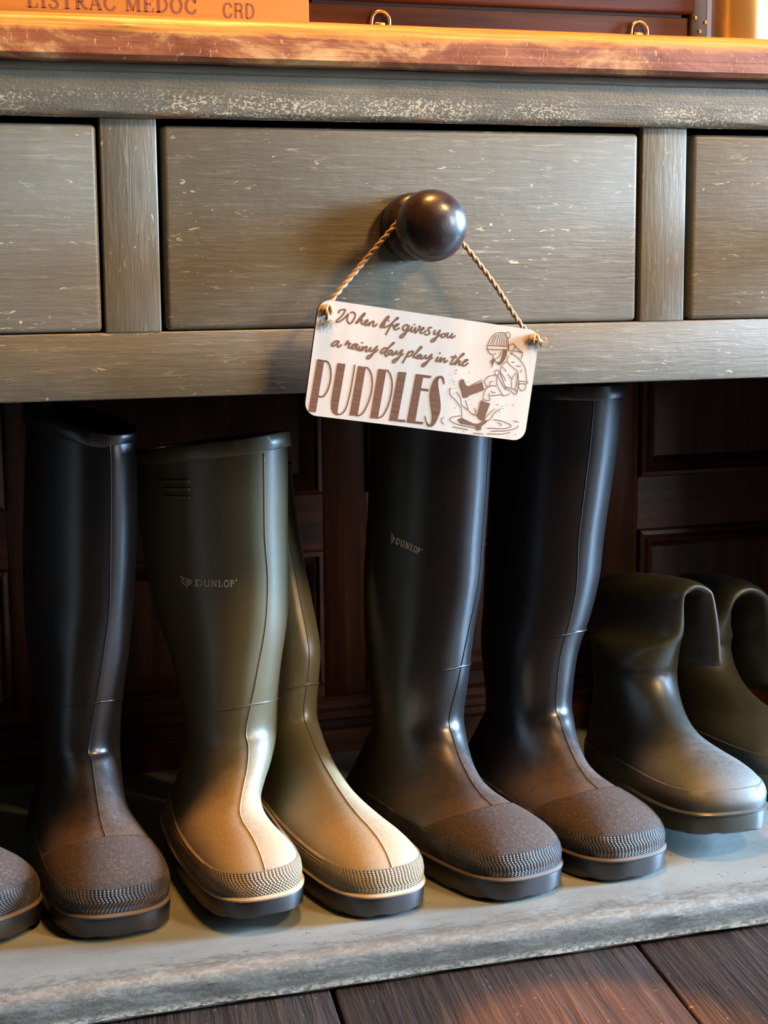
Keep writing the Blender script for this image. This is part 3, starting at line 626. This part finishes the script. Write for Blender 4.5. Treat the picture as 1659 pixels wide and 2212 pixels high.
case = empty('wooden_case', (.14, .18, TZ))
tag(case, 'long dark wooden case with brass fittings, beside the pine crate', 'case')
lbox('case_body', (-.058, .10, TZ), (.333, .27, TZ + .0345), MAT['case'], case, .0015)
lbox('case_lid', (-.062, .094, TZ + .0375), (.337, .276, TZ + .085), MAT['case'], case, .003)
lbox('lid_lip', (-.052, .104, TZ + .034), (.327, .266, TZ + .038), MAT['iron'], case)
def brass_tab(x):
    c = case.location; pts = []
    prof = [(-.0088, 0), (-.0088, .0185)] + [(-.0088*math.cos(a), .0185 + .0088*math.sin(a)) for a in [math.pi*k/8 for k in range(1, 8)]] + [(.0088, .0185), (.0088, 0)]
    rim = tube('brass_loop', [(x + px - c[0], .0965 - c[1], TZ + pz + .0012 - c[2]) for px, pz in prof], .0016, MAT['brass'], case, 8)
    lbox('brass_plate', (x - .0052, .0962, TZ + .0008), (x + .0052, .0998, TZ + .0185), MAT['brass'], case, .001)
brass_tab(.0115); brass_tab(.2772)
lbox('corner_bracket', (.3332, .096, TZ), (.352, .27, TZ + .084), MAT['iron'], case, .002)
for zz, xx in ((.006, .340), (.021, .343), (.030, .349), (.034, .338), (.014, .350)):
    lathe('rivet', [(.0022, 0), (.0018, -.0014), (.0006, -.002)], (xx - case.location[0], .0962 - case.location[1], TZ + zz - case.location[2]), MAT['brass'], case, 12)

can = empty('brass_canister', (.3965, .105, TZ))
tag(can, 'polished brass cylinder standing right of the dark case', 'canister')
lathe('cylinder', [(.0305, .002), (.0310, .008), (.0310, .15), (.0298, .152), (.0298, .03)], (0, 0, 0), MAT['brass_polished'], can, 64, 'Z')
lathe('foot_ring', [(.0315, 0), (.0326, .002), (.0326, .005), (.0315, .0075), (.030, .008)], (0, 0, 0), MAT['brass_polished'], can, 64, 'Z')

# ------------------------------------------------------------------ hanging sign
SGO = Vector((-.08958, -.038, -.03416)); SA = math.radians(-8.8076)
sign = empty('hanging_sign', SGO)
sign.rotation_euler = (0, -SA, 0)
tag(sign, 'pale plywood sign with brown engraved lettering, hanging by twine from the middle drawer knob', 'sign')
def sg(u, v, y=0.): return (u*.001, y, -v*.001)          # sign millimetres to local
SWD, SHT, SR = 208., 100., 11.
out = []
for cx, cz, a0 in ((SWD - SR, SR, -90), (SWD - SR, SHT - SR, 0), (SR, SHT - SR, 90), (SR, SR, 180)):
    out += arc(cx, cz, SR, a0, a0 + 90, 8)
n = len(out)
vs_ = [sg(u, v, 0) for u, v in out] + [sg(u, v, .0038) for u, v in out]
me = mesh_obj('board', vs_, [tuple(range(n)), tuple(range(n, 2*n))[::-1]] + [(j, (j+1) % n, (j+1) % n + n, j + n) for j in range(n)], MAT['sign'], sign)
me.data.materials.append(MAT['sign_edge'])
for p in me.data.polygons:
    if len(p.vertices) == 4: p.material_index = 1
print_n = [0]
def pr(u, v):                       # each stroke lies a hair above the one before it
    print_n[0] += 1
    return sg(u, v, -.00012 - 4e-8*print_n[0])
pr2 = pr
mesh_obj('script_lettering', *join_vf(ribbons([(p, 1.45) for p in SCRIPT], pr), filled([disc_poly(x, y, .8) for x, y in DOTS], pr)), MAT['ink_line'], sign)
S_poly = [tuple(p) for p in catmull(LETTER_S, 3, True)]
mesh_obj('capital_lettering', *join_vf(filled(POLYS + [S_poly], pr), ribbons(THIN, pr)), MAT['ink'], sign)
mesh_obj('child_drawing', *join_vf(ribbons([(p, .62) for p in LINES], pr), filled(FILLS, pr2), filled([disc_poly(x, y, r*.8, 7) for x, y, r in SPECKS], pr)), MAT['ink_line'], sign)

def twist(path, r=.00105, off=.00100, pitch=.015):
    """two strands laid round each other"""
    P = [Vector(p) for p in path]; s = [0.]
    for i in range(1, len(P)): s.append(s[-1] + (P[i] - P[i-1]).length)
    parts = []
    for ph in (0, math.pi):
        pts = []; up = None
        for i, p in enumerate(P):
            t = (P[min(i+1, len(P)-1)] - P[max(i-1, 0)]).normalized()
            if up is None: up = t.orthogonal().normalized()
            up = (up - t*up.dot(t)).normalized(); sd = t.cross(up)
            a = ph + 2*math.pi*s[i]/pitch
            pts.append(p + (up*math.cos(a) + sd*math.sin(a))*off)
        parts.append(pts)
    return parts
def tube_vf(P, r, n=6):
    vs_, fs = [], []; up = None; m = len(P)
    for i in range(m):
        t = (Vector(P[min(i+1, m-1)]) - Vector(P[max(i-1, 0)])).normalized()
        if up is None: up = t.orthogonal().normalized()
        up = (up - t*up.dot(t)).normalized(); sd = t.cross(up)
        for k in range(n):
            a = 2*math.pi*k/n
            vs_.append(tuple(Vector(P[i]) + (up*math.cos(a) + sd*math.sin(a))*r))
    for i in range(m - 1):
        for k in range(n):
            l = (k+1) % n
            fs.append((i*n+k, i*n+l, (i+1)*n+l, (i+1)*n+k))
    return vs_, fs
inv = (Matrix.Translation(SGO) @ Matrix.Rotation(-SA, 4, 'Y')).inverted()
HL, HR = (7.4, 8.6), (202., 8.2)
KC = Vector((.0066, -.028, .0268))
wpts = [inv.inverted() @ Vector(sg(*HL, .0052)), Vector((-.0736, -.0325, -.0315)), Vector((-.0430, -.0300, .0010)), Vector((-.0150, -.0285, .0310)), KC + Vector((-.0135, 0, .0140)), KC + Vector((0, 0, .0196)), KC + Vector((.0145, 0, .0135)),
        Vector((.0450, -.0285, .0125)), Vector((.0740, -.0305, -.0235)), Vector((.0960, -.0325, -.0560)), Vector((.1040, -.0325, -.0655)), inv.inverted() @ Vector(sg(*HR, .0052))]
path = [inv @ Vector(p) for p in catmull([tuple(w) for w in wpts], 26)]
tw = twist(path)
mesh_obj('twine', *join_vf(*[tube_vf(p, .00150) for p in tw]), MAT['twine'], sign, smooth=True)
def knot(u, v, du, dv, rnd):
    """overhand knot on the front face with frayed fibres pointing along (du, dv)"""
    parts = []
    loop = [(u + 4.0*math.cos(a)*(1 + .2*math.sin(3*a)), v + 3.3*math.sin(a), -.0024 - .0012*math.sin(2*a + 1)) for a in [2*math.pi*k/26 for k in range(30)]]
    parts += [tube_vf([Vector(sg(*q)) for q in loop], .0019, 8)]
    loop = [(u + .8 + 2.4*math.cos(a), v + 4.0*math.sin(a), -.0034 - .0012*math.cos(2*a)) for a in [2*math.pi*k/24 for k in range(27)]]
    parts += [tube_vf([Vector(sg(*q)) for q in loop], .0017, 8)]
    stub = [(u, v, .0045), (u, v, -.002), (u + du*.3, v + dv*.3, -.0045), (u + du*.65, v + dv*.65, -.0035)]
    parts += [tube_vf([Vector(sg(*q)) for q in catmull(stub, 5)], .0017, 8)]
    for k in range(46):
        a = rnd.uniform(-.55, .55); ln = rnd.uniform(.6, 1.25)
        ca, sa = math.cos(a), math.sin(a)
        ex, ey = (du*ca - dv*sa)*ln, (du*sa + dv*ca)*ln
        p0 = (u + du*.45 + rnd.uniform(-1.2, 1.2), v + dv*.45 + rnd.uniform(-1.2, 1.2), -.0035 + rnd.uniform(-.001, .001))
        p1 = (u + ex*.8 + rnd.uniform(-.8, .8), v + ey*.8, -.0035 + rnd.uniform(-.002, .0025))
        p2 = (u + ex + rnd.uniform(-1.2, 1.2), v + ey + rnd.uniform(-.8, .8), -.0025 + rnd.uniform(-.002, .002))
        parts.append(tube_vf([Vector(sg(*q)) for q in catmull([p0, p1, p2], 4)], .00022, 4))
    for k in range(60):
        a = rnd.uniform(0, 2*math.pi); b = rnd.uniform(0, 2*math.pi)
        p0 = (u + 2.6*math.cos(a), v + 2.6*math.sin(a), -.003)
        p1 = (p0[0] + rnd.uniform(-2.2, 2.2), p0[1] + rnd.uniform(-2.2, 2.2), -.003 - rnd.uniform(0, .0025))
        parts.append(tube_vf([Vector(sg(*p0)), Vector(sg(*[(x+y)/2 for x, y in zip(p0, p1)])), Vector(sg(*p1))], .00014, 3))
    return mesh_obj('knot', *join_vf(*parts), MAT['twine'], sign, smooth=True)
knot(7.4, 8.6, 1.5, 14., random.Random(3))
knot(202., 8.2, 11.5, 2.0, random.Random(5))

# ------------------------------------------------------------------ rubber boots
NT = 64
def hull2(pts):
    pts = sorted(set((round(p[0], 6), round(p[1], 6)) for p in pts))
    def half(ps):
        h = []
        for p in ps:
            while len(h) > 1 and (h[-1][0]-h[-2][0])*(p[1]-h[-2][1]) - (h[-1][1]-h[-2][1])*(p[0]-h[-2][0]) <= 0: h.pop()
            h.append(p)
        return h
    a = half(pts); b = half(pts[::-1])
    return a[:-1] + b[:-1]
def resample_closed(P, n):
    P = [np.array(p) for p in P]
    i0 = min(range(len(P)), key=lambda i: P[i][0] + .5*abs(P[i][1] - np.mean([q[1] for q in P])))
    P = P[i0:] + P[:i0]; Q = P + [P[0]]
    s = [0.]
    for i in range(1, len(Q)): s.append(s[-1] + float(np.hypot(*(Q[i]-Q[i-1]))))
    out = []; j = 0
    for k in range(n):
        t = s[-1]*k/n
        while s[j+1] < t: j += 1
        f = (t - s[j])/max(s[j+1] - s[j], 1e-9)
        out.append(Q[j] + (Q[j+1]-Q[j])*f)
    out = np.array(out)
    for _ in range(3): out = .5*out + .25*np.roll(out, 1, 0) + .25*np.roll(out, -1, 0)
    return out
def offset_closed(O, d):
    t = np.roll(O, -1, 0) - np.roll(O, 1, 0)
    n_ = np.stack([t[:, 1], -t[:, 0]], 1); n_ /= np.linalg.norm(n_, axis=1)[:, None]
    return O + n_*d

FOOT = [  # F(x,z), B(x,z), half width, widest point, squareness of the lower half
 ((.0560,.128), (-.0540,.108), .0430, .50, 1.0),
 ((.0660,.111), (-.0620,.082), .0425, .52, .92),
 ((.0830,.097), (-.0710,.055), .0430, .56, .80),
 ((.1030,.087), (-.0740,.030), .0440, .60, .62),
 ((.1250,.079), (-.0560,.018), .0460, .64, .50),
 ((.1460,.0735),( .0100,.018), .0490, .66, .42),
 ((.1670,.0695),( .0750,.018), .0515, .66, .38),
 ((.1860,.0660),( .1320,.018), .0525, .64, .36),
 ((.2020,.0615),( .1730,.018), .0510, .62, .37),
 ((.2150,.0550),( .2000,.018), .0465, .60, .40),
 ((.2245,.0470),( .2170,.018), .0385, .58, .48),
 ((.2300,.0385),( .2265,.018), .0285, .56, .58),
 ((.2328,.0300),( .2312,.018), .0160, .54, .75),
]
def ring_pts(R_, sc=0.):
    C, dF, dL, aF, aB, w, e, ef = R_
    out = []
    for k in range(NT):
        th = 2*math.pi*k/NT; c, s = math.cos(th), math.sin(th)
        if c >= 0:
            ax = (aF - sc)*c**ef; la = (w - sc)*math.copysign(abs(s)**ef, s)
        else:
            ax = -(aB - sc)*abs(c)**e; la = (w - sc)*math.copysign(abs(s)**e, s)
        
        out.append(C + dF*ax + dL*la)
    return out

def boot_rings(leg, wscale, height_cut=None):
    """leg: (z, fwd, lat, a, b, twist) from the top down, or 9-tuples with a roll for folded legs"""
    rs = []
    for L in leg:
        z, fw, la, a, b, tw = L[:6]
        roll = math.radians(L[6]) if len(L) > 6 else 0.
        t = math.radians(tw)
        ti = math.radians(L[7]) if len(L) > 7 else 0.
        dF = np.array([math.cos(t)*math.cos(ti), math.sin(t)*math.cos(ti), -math.sin(ti)]); dL0 = np.array([-math.sin(t), math.cos(t), 0.])
        dL = dL0*math.cos(roll) + np.array([0, 0, 1.])*math.sin(roll)
        kz = min(1, max(0, (z - .12)/.12)); ee = 1 - .23*kz if not roll else .9
        rs.append((np.array([fw, la, z]), dF, dL, a, a, b, ee, ee))
    z, fw, la, a, b, tw = leg[-1][:6]
    f0, b0 = FOOT[0][0][0], FOOT[0][1][0]
    dfx, dbx = (fw + a) - f0 - .003, (fw - a) - b0 + .003
    nF = len(FOOT)
    for i, (F, B, w, m_, e) in enumerate(FOOT):
        k = max(0, 1 - i/6.0); k = k*k*(3 - 2*k)
        Fv = np.array([F[0] + dfx*k, 0, F[1]]); Bv = np.array([B[0] + dbx*max(0, 1 - i/3.)**1.5, 0, B[1]])
        ln = np.linalg.norm(Fv - Bv); d = (Fv - Bv)/ln
        C = Bv + (Fv - Bv)*(1 - m_)
        C = C + np.array([0, la*k, 0])
        ww = w*wscale; ww = ww + (b - FOOT[0][2]*wscale)*k
        rs.append((C, d, np.array([0, 1., 0]), ln*m_, ln*(1 - m_), ww, e, 1.0))
    flat = [np.concatenate([r[0], r[1], r[2], [r[3], r[4], r[5], r[6], r[7]]]) for r in rs]
    sm = catmull(flat, 6)
    out = []
    for v in sm:
        dF = v[3:6]/np.linalg.norm(v[3:6]); dL = v[6:9]; dL = dL - dF*dF.dot(dL); dL /= np.linalg.norm(dL)
        out.append((v[0:3], dF, dL, max(v[9], .002), max(v[10], .002), max(v[11], .002), v[12], v[13]))
    return out

def make_boot(name, label, loc, phi, leg, mats, group=None, wscale=1., pitch=0., roll=0., cuff=True, seam=True, toe_cap=True, ridge=.165, sole_h=.021, bend=0., lift=0., fold=False, spring=.003, seam_at=0):
    root = empty(name)
    tag(root, label, 'boot', group)
    rings = boot_rings(leg, wscale)
    up, cap_m, fox_m, welt_m, sole_m = [MAT[k] for k in mats]
    P = [ring_pts(r) for r in rings]
    for ring in P:
        for p in ring:
            p[2] = max(p[2], sole_h - .001) if not fold else p[2]
            if p[0] > .05: p[1] += bend*((p[0] - .05)/.16)**2
    grid = np.array([[tuple(p) for p in ring] for ring in P])
    nr = len(P)
    verts, faces = [], []
    top_n = max(2, int(nr*.30))
    inner = [ring_pts(rings[i], .0026) for i in range(top_n, -1, -1)]
    allr = inner + P
    for ring in allr: verts += [tuple(p) for p in ring]
    for i in range(len(allr) - 1):
        for k in range(NT):
            l = (k+1) % NT
            faces.append((i*NT+k, i*NT+l, (i+1)*NT+l, (i+1)*NT+k))
    b = (len(allr)-1)*NT
    faces.append(tuple(b + k for k in range(NT)))
    mesh_obj('upper', verts, faces, up, root, smooth=True)
    # horizontal slices of the foot -> sole, welt and moulded band
    def cut(zc):
        pts = []
        A = grid[:-1]; B = grid[1:]
        for X, Y in ((A, B), (grid, np.roll(grid, -1, 1))):
            z0, z1 = X[..., 2], Y[..., 2]
            m_ = (z0 - zc)*(z1 - zc) < 0
            t = ((zc - z0[m_])/(z1[m_] - z0[m_]))[:, None]
            pts += list((X[m_] + (Y[m_] - X[m_])*t)[:, :2])
        return [tuple(p) for p in pts]
    NO = 120
    lev = [sole_h + .004, sole_h + .008, sole_h + .013, sole_h + .018, sole_h + .023]
    outs = [resample_closed(hull2(cut(z)), NO) for z in lev]
    def band(nm, lay, mat, close=True, uv=False):
        """lay: list of (outline, z)"""
        vs_, fs, uvs = [], [], []
        for O, z in lay:
            s = 0.
            for k in range(NO):
                zz = z[k] if hasattr(z, '__len__') else z
                vs_.append((O[k][0], O[k][1], zz)); uvs.append((s, zz))
                s += float(np.hypot(*(O[(k+1) % NO] - O[k])))
        for i in range(len(lay)-1):
            for k in range(NO):
                l = (k+1) % NO
                fs.append((i*NO+k, i*NO+l, (i+1)*NO+l, (i+1)*NO+k))
        if close:
            fs.append(tuple(range(NO))); fs.append(tuple((len(lay)-1)*NO + k for k in range(NO)))
        return auto_smooth(mesh_obj(nm, vs_, fs, mat, root, uvs=uvs if uv else None), .7)
    o0 = outs[0]
    bx = o0[:, 0]
    zb = []
    for k in range(NO):
        x = bx[k]; z = 0.
        if -.012 < x < .050: z = .008
        elif k % 6 in (2, 3) and x > -.07: z = .0012
        if x > .16: z += spring*((x - .16)/.075)**2
        zb.append(z)
    sole = band('sole', [(offset_closed(o0, .0002), zb), (offset_closed(o0, .0018), [z + .0012 for z in zb]), (offset_closed(o0, .0030), sole_h - .003), (offset_closed(o0, .0024), sole_h)], sole_m)
    band('welt', [(offset_closed(o0, .001), sole_h - .0008), (offset_closed(o0, .0038), sole_h - .0004), (offset_closed(o0, .0042), sole_h + .0012), (offset_closed(o0, .0022), sole_h + .0032), (offset_closed(o0, -.001), sole_h + .0042)], welt_m)
    if fox_m:
        lay = [(offset_closed(outs[0], .0016), sole_h + .0030)] + [(offset_closed(O, .0019), z) for O, z in zip(outs[1:], lev[1:])] + [(offset_closed(outs[-1], -.001), lev[-1] + .0008)]
        band('foxing_band', lay, fox_m, False, True)
    # rough toe cap: a raised skin over the toe
    if toe_cap:
        vs_, fs, idx = [], [], {}
        nrm = lambda i, k: np.cross(grid[min(i+1, nr-1)][k] - grid[i-1][k], grid[i][(k+1) % NT] - grid[i][k-1])
        def vid(i, k, h):
            key = (i, k, h)
            if key not in idx:
                n_ = nrm(i, k); n_ = n_/max(np.linalg.norm(n_), 1e-9)
                c0 = np.array([grid[i][k][0] - .02, 0, .03])
                if n_.dot(grid[i][k] - c0) < 0: n_ = -n_
                idx[key] = len(vs_); vs_.append(tuple(grid[i][k] + n_*h))
            return idx[key]
        fpts = [P[i][0][0] for i in range(nr)]
        i0 = next(i for i in range(nr) if P[i][0][0] > .166 and P[i][0][2] < .09)
        for i in range(i0, nr - 1):
            for k in range(NT):
                l = (k+1) % NT
                if min(grid[i][k][2], grid[i][l][2], grid[i+1][k][2], grid[i+1][l][2]) < sole_h + .006: continue
                fs.append((vid(i, k, .0009), vid(i, l, .0009), vid(i+1, l, .0009), vid(i+1, k, .0009)))
                if i == i0: fs.append((vid(i, k, -.0003), vid(i, l, -.0003), vid(i, l, .0009), vid(i, k, .0009)))
        tc = mesh_obj('toe_cap', vs_, fs, cap_m, root)
        bm = bmesh.new(); bm.from_mesh(tc.data)
        bmesh.ops.bisect_plane(bm, geom=list(bm.verts) + list(bm.edges) + list(bm.faces), plane_co=(0, 0, sole_h + .0225), plane_no=(0, 0, -1), clear_outer=True)
        bm.to_mesh(tc.data); bm.free()
        for p in tc.data.polygons: p.use_smooth = True
    if seam:
        pts = []
        for i in range(2, nr - 2):
            t = min(1, max(0, (grid[i][0][2] - .08)/.24)); t = t*t*(3 - 2*t); kk = seam_at/360.*NT*t
            k0 = math.floor(kk); q = grid[i][k0 % NT]*(1 - kk + k0) + grid[i][(k0 + 1) % NT]*(kk - k0)
            if q[2] > sole_h + .006: pts.append(tuple(q))
        tube('front_seam', pts, .0008, up, root, 6)
    if ridge:
        i = min(range(int(nr*.75)), key=lambda i: abs(grid[i][0][2] - ridge))
        ks = list(range(-11, 12))
        pts = [tuple(grid[i][k % NT] + (grid[i][k % NT] - rings[i][0])*.004 + np.array([0, 0, -.00035*abs(k)])) for k in ks]
        tube('ankle_ridge', pts, .0011, up, root, 6, radii=[.0012*max(.15, 1 - (abs(k)/11.)**2) for k in ks])
    if cuff:
        C, dF, dL, aF, aB, w, e, ef = rings[0]
        up_v = np.cross(dF, dL)
        secs = []
        for off, h in ((-.0028, -.004), (-.0028, .0008), (-.0008, .0018), (.0010, .0018), (.0022, .0006), (.0022, -.0118), (.0012, -.0132), (-.0005, -.0132)):
            secs.append([p + up_v*h for p in ring_pts((C, dF, dL, aF, aB, w, e, ef), -off)])
        vs_ = [tuple(p) for s in secs for p in s]; fs = []
        for i in range(len(secs) - 1):
            for k in range(NT):
                l = (k+1) % NT
                fs.append((i*NT+k, i*NT+l, (i+1)*NT+l, (i+1)*NT+k))
        auto_smooth(mesh_obj('cuff', vs_, fs, up, root), .8)
    rot = Matrix.Rotation(math.radians(phi - 90), 4, 'Z') @ Matrix.Rotation(math.radians(-pitch), 4, 'Y') @ Matrix.Rotation(math.radians(roll), 4, 'X')
    zmin = min((rot @ v.co).z for ch in root.children if ch.name.startswith(('sole',)) for v in ch.data.vertices)
    root.matrix_world = Matrix.Translation((loc[0], loc[1], ZS - zmin + .0004 + lift)) @ rot
    root['rings'] = nr
    return root, grid, rings

def surface_fn(grid, theta_deg, z0, rot_deg=0., lift=.0005):
    """maps (u, v) metres round a point on the leg to the leg surface"""
    k0 = theta_deg/360.*NT
    zs_ = grid[:int(len(grid)*.7), int(round(k0)) % NT, 2]
    i0 = int(np.argmin(abs(zs_ - z0)))
    def P(i, k):
        i = min(max(i, 0), len(grid) - 2); ia = int(i); fi = i - ia
        k = k % NT; ka = int(k); fk = k - ka; kb = (ka + 1) % NT
        return (grid[ia][ka]*(1-fk) + grid[ia][kb]*fk)*(1-fi) + (grid[ia+1][ka]*(1-fk) + grid[ia+1][kb]*fk)*fi
    du = np.linalg.norm(P(i0, k0 + .5) - P(i0, k0 - .5)); dv = np.linalg.norm(P(i0 + .5, k0) - P(i0 - .5, k0))
    ca, sa = math.cos(math.radians(rot_deg)), math.sin(math.radians(rot_deg))
    cnt = [0]
    def fn(u, v):
        uu, vv = u*ca - v*sa, u*sa + v*ca
        i, k = i0 - vv/dv, k0 + uu/du
        p = P(i, k); n_ = np.cross(P(i, k + .4) - P(i, k - .4), P(i + .4, k) - P(i - .4, k)); n_ /= np.linalg.norm(n_)
        c = grid[int(min(max(i, 0), len(grid)-1))].mean(0)
        if n_.dot(p - c) < 0: n_ = -n_
        cnt[0] += 1
        return tuple(p + n_*(lift + 2e-7*cnt[0]))
    return fn

def boot_mark(root, grid, theta, z, h, width, rot, mat):
    st, tot = word('DUNLOP', GLYPH, h, .10, 1.25)
    st = stretch(st, tot, width)
    st = [([(x - width*.40, y - h/2) for x, y in pts], w) for pts, w in st]
    # flying D arrow emblem before the word and a small mark after it
    c = -width*.40 - h*.78
    em = [([(c - h*.85, h*1.0), (c - h*.45, h*.62), (c - h*.1, h*.55)], h*.16), ([(c - h*.45, h*.60), (c - h*.62, h*.15), (c - h*.42, -h*.28), (c - h*.05, -h*.42)], h*.15),
          ([(c - h*.1, h*.55), (c + h*.40, h*.25), (c + h*.30, -h*.20), (c - h*.05, -h*.50), (c - h*.20, -h*.85)], h*.16),
          ([(c - h*.22, h*.12), (c + h*.02, h*.22), (c + h*.18, h*.04), (c - h*.02, -h*.12), (c - h*.22, h*.10)], h*.17)]
    tail = [([(width*.60 + h*.28, h*.62), (width*.60 + h*.46, h*.32)], h*.22)]
    vs_, fs = ribbons(st + em + tail, surface_fn(grid, theta, z, rot))
    mesh_obj('printed_mark', vs_, fs, mat, root)

BM = ('blk', 'blk_cap', 'blk_fox', 'blk_welt', 'blk_sole')
OM = ('olv', 'olv', 'olv_fox', 'olv_welt', 'olv_sole')
def f(F): return F[0], F[1], F[2]
GB, GO, GG = 'black rubber boots on the pot board', 'olive rubber boots on the pot board', 'folded dark green boots on the pot board'

loc, phi, leg = f(FIT_B)
leg = [(leg[0][0] + .004,) + tuple(leg[0][1:6]) + (0., 13.)] + [leg[1][:6] + (0., 10.)] + list(leg[2:])
bB, gB, rB = make_boot('rubber_boot', 'tall black rubber boot with open top, left of the olive boots', loc, phi, leg, BM, GB, seam_at=-26, ridge=.165)
# boot at the left edge of the frame, only its toe in view
legA = [(z, fw_, la - .012, a, b, tw) for z, fw_, la, a, b, tw in [q[:6] for q in leg]]
bA, _, _ = make_boot('rubber_boot', 'black rubber boot at the left edge with only its toe in view', (-.505, .168), 38, legA, BM, GB, ridge=.165)

loc, phi, leg = f(FIT_C)
leg = [leg[0][:6] + (0., -5.)] + list(leg[1:])
bC, gC, rC = make_boot('rubber_boot', 'olive rubber boot with printed mark and three ribs near its top', loc, phi, leg, OM, GO, wscale=.83, toe_cap=False, pitch=2.0, roll=2.5, ridge=.150, spring=.006, seam_at=-20)
boot_mark(bC, gC, -75, .268, .0064, .043, 0, MAT['mark'])
for j, (l0, l1) in enumerate(((-.021, .019), (-.015, .019), (-.012, .019))):
    fn = surface_fn(gC, -96, .366, 0, .0004)
    pts = [fn(l0 + (l1 - l0)*k/10, -.0072*j) for k in range(11)]
    tube('moulded_rib', pts, .0016, MAT['olv'], bC, 6)
for j, (x, y, l) in enumerate(((.196, -.026, .0085), (.188, -.034, .006), (.176, -.041, .006), (.198, -.022, .006))):
    tube('rubber_nib', [(x, y, .012), (x + .001, y, .006), (x + .0015, y - .001, .012 - l*1.4)], .0011, MAT['olv_sole'], bC, 6)

loc, phi, leg = f(FIT_D)
bD, gD, rD = make_boot('rubber_boot', 'olive rubber boot leaning back behind the other olive one', loc, phi, leg, OM, GO, wscale=.88, toe_cap=False, ridge=.160, seam_at=-10)

loc, phi, leg = f(FIT_E)
bE, gE, rE = make_boot('rubber_boot', 'tall black rubber boot with printed mark, directly below the hanging sign', loc, phi, leg, BM, GB, ridge=.178, seam_at=6)
boot_mark(bE, gE, -88, .300, .0062, .034, -14, MAT['mark_dim'])
loc, phi, leg = f(FIT_F)
bF, gF, rF = make_boot('rubber_boot', 'tall black rubber boot leaning right beside the folded green boots', loc, phi, leg, BM, GB, ridge=.200, seam_at=-32)

# ---- folded dark green boots: the leg rises, folds over to the right and hangs down
def folded_leg(h, r, b_leg, a0, a1, drop, tw, thick=.011):
    L = [(h - drop, .010, 2*r + .004, a1, thick, tw, -180.), (h - drop*.55, .008, 2*r + .003, a1, thick, tw, -180.)]
    for al in (165., 130., 90., 50., 15.):
        t = math.radians(al)
        L.append((h - r + r*math.sin(t), .005, r - r*math.cos(t), a1, thick*.9, tw, -al))
    za = max(h - r - .03, .161)
    L.append((za, .003, 0., a1*.98, thick*1.6, tw, 0.))
    if za > .170: L.append((max(h - r - .065, .158), .000, .0, (a0 + a1)/2, b_leg*.85, tw*.5, 0.))
    L.append((.140, .000, .0, a0, b_leg, 0., 0.))
    return L
GM = ('grn', 'grn', 'grn', 'grn_sole', 'grn_sole')
legG = folded_leg(.222, .018, .042, .064, .070, .085, 22, .011)
bG, gG, rG = make_boot('folded_boot', 'dark green rubber boot with folded leg and raised toe, beside the last black boot', (.326, .172), -3, legG, GM, GG, toe_cap=False, pitch=4.8, seam=False, cuff=False, ridge=0, fold=True)
legH = folded_leg(.194, .028, .040, .056, .058, .12, 10, .013)
bH, gH, rH = make_boot('folded_boot', 'dark green rubber boot folded over an arched top at the right edge', (.458, .288), 4, legH, GM, GG, toe_cap=False, pitch=2., seam=False, cuff=False, ridge=0, fold=True)
for o in bpy.data.objects:
    if 'rings' in o.keys(): del o['rings']
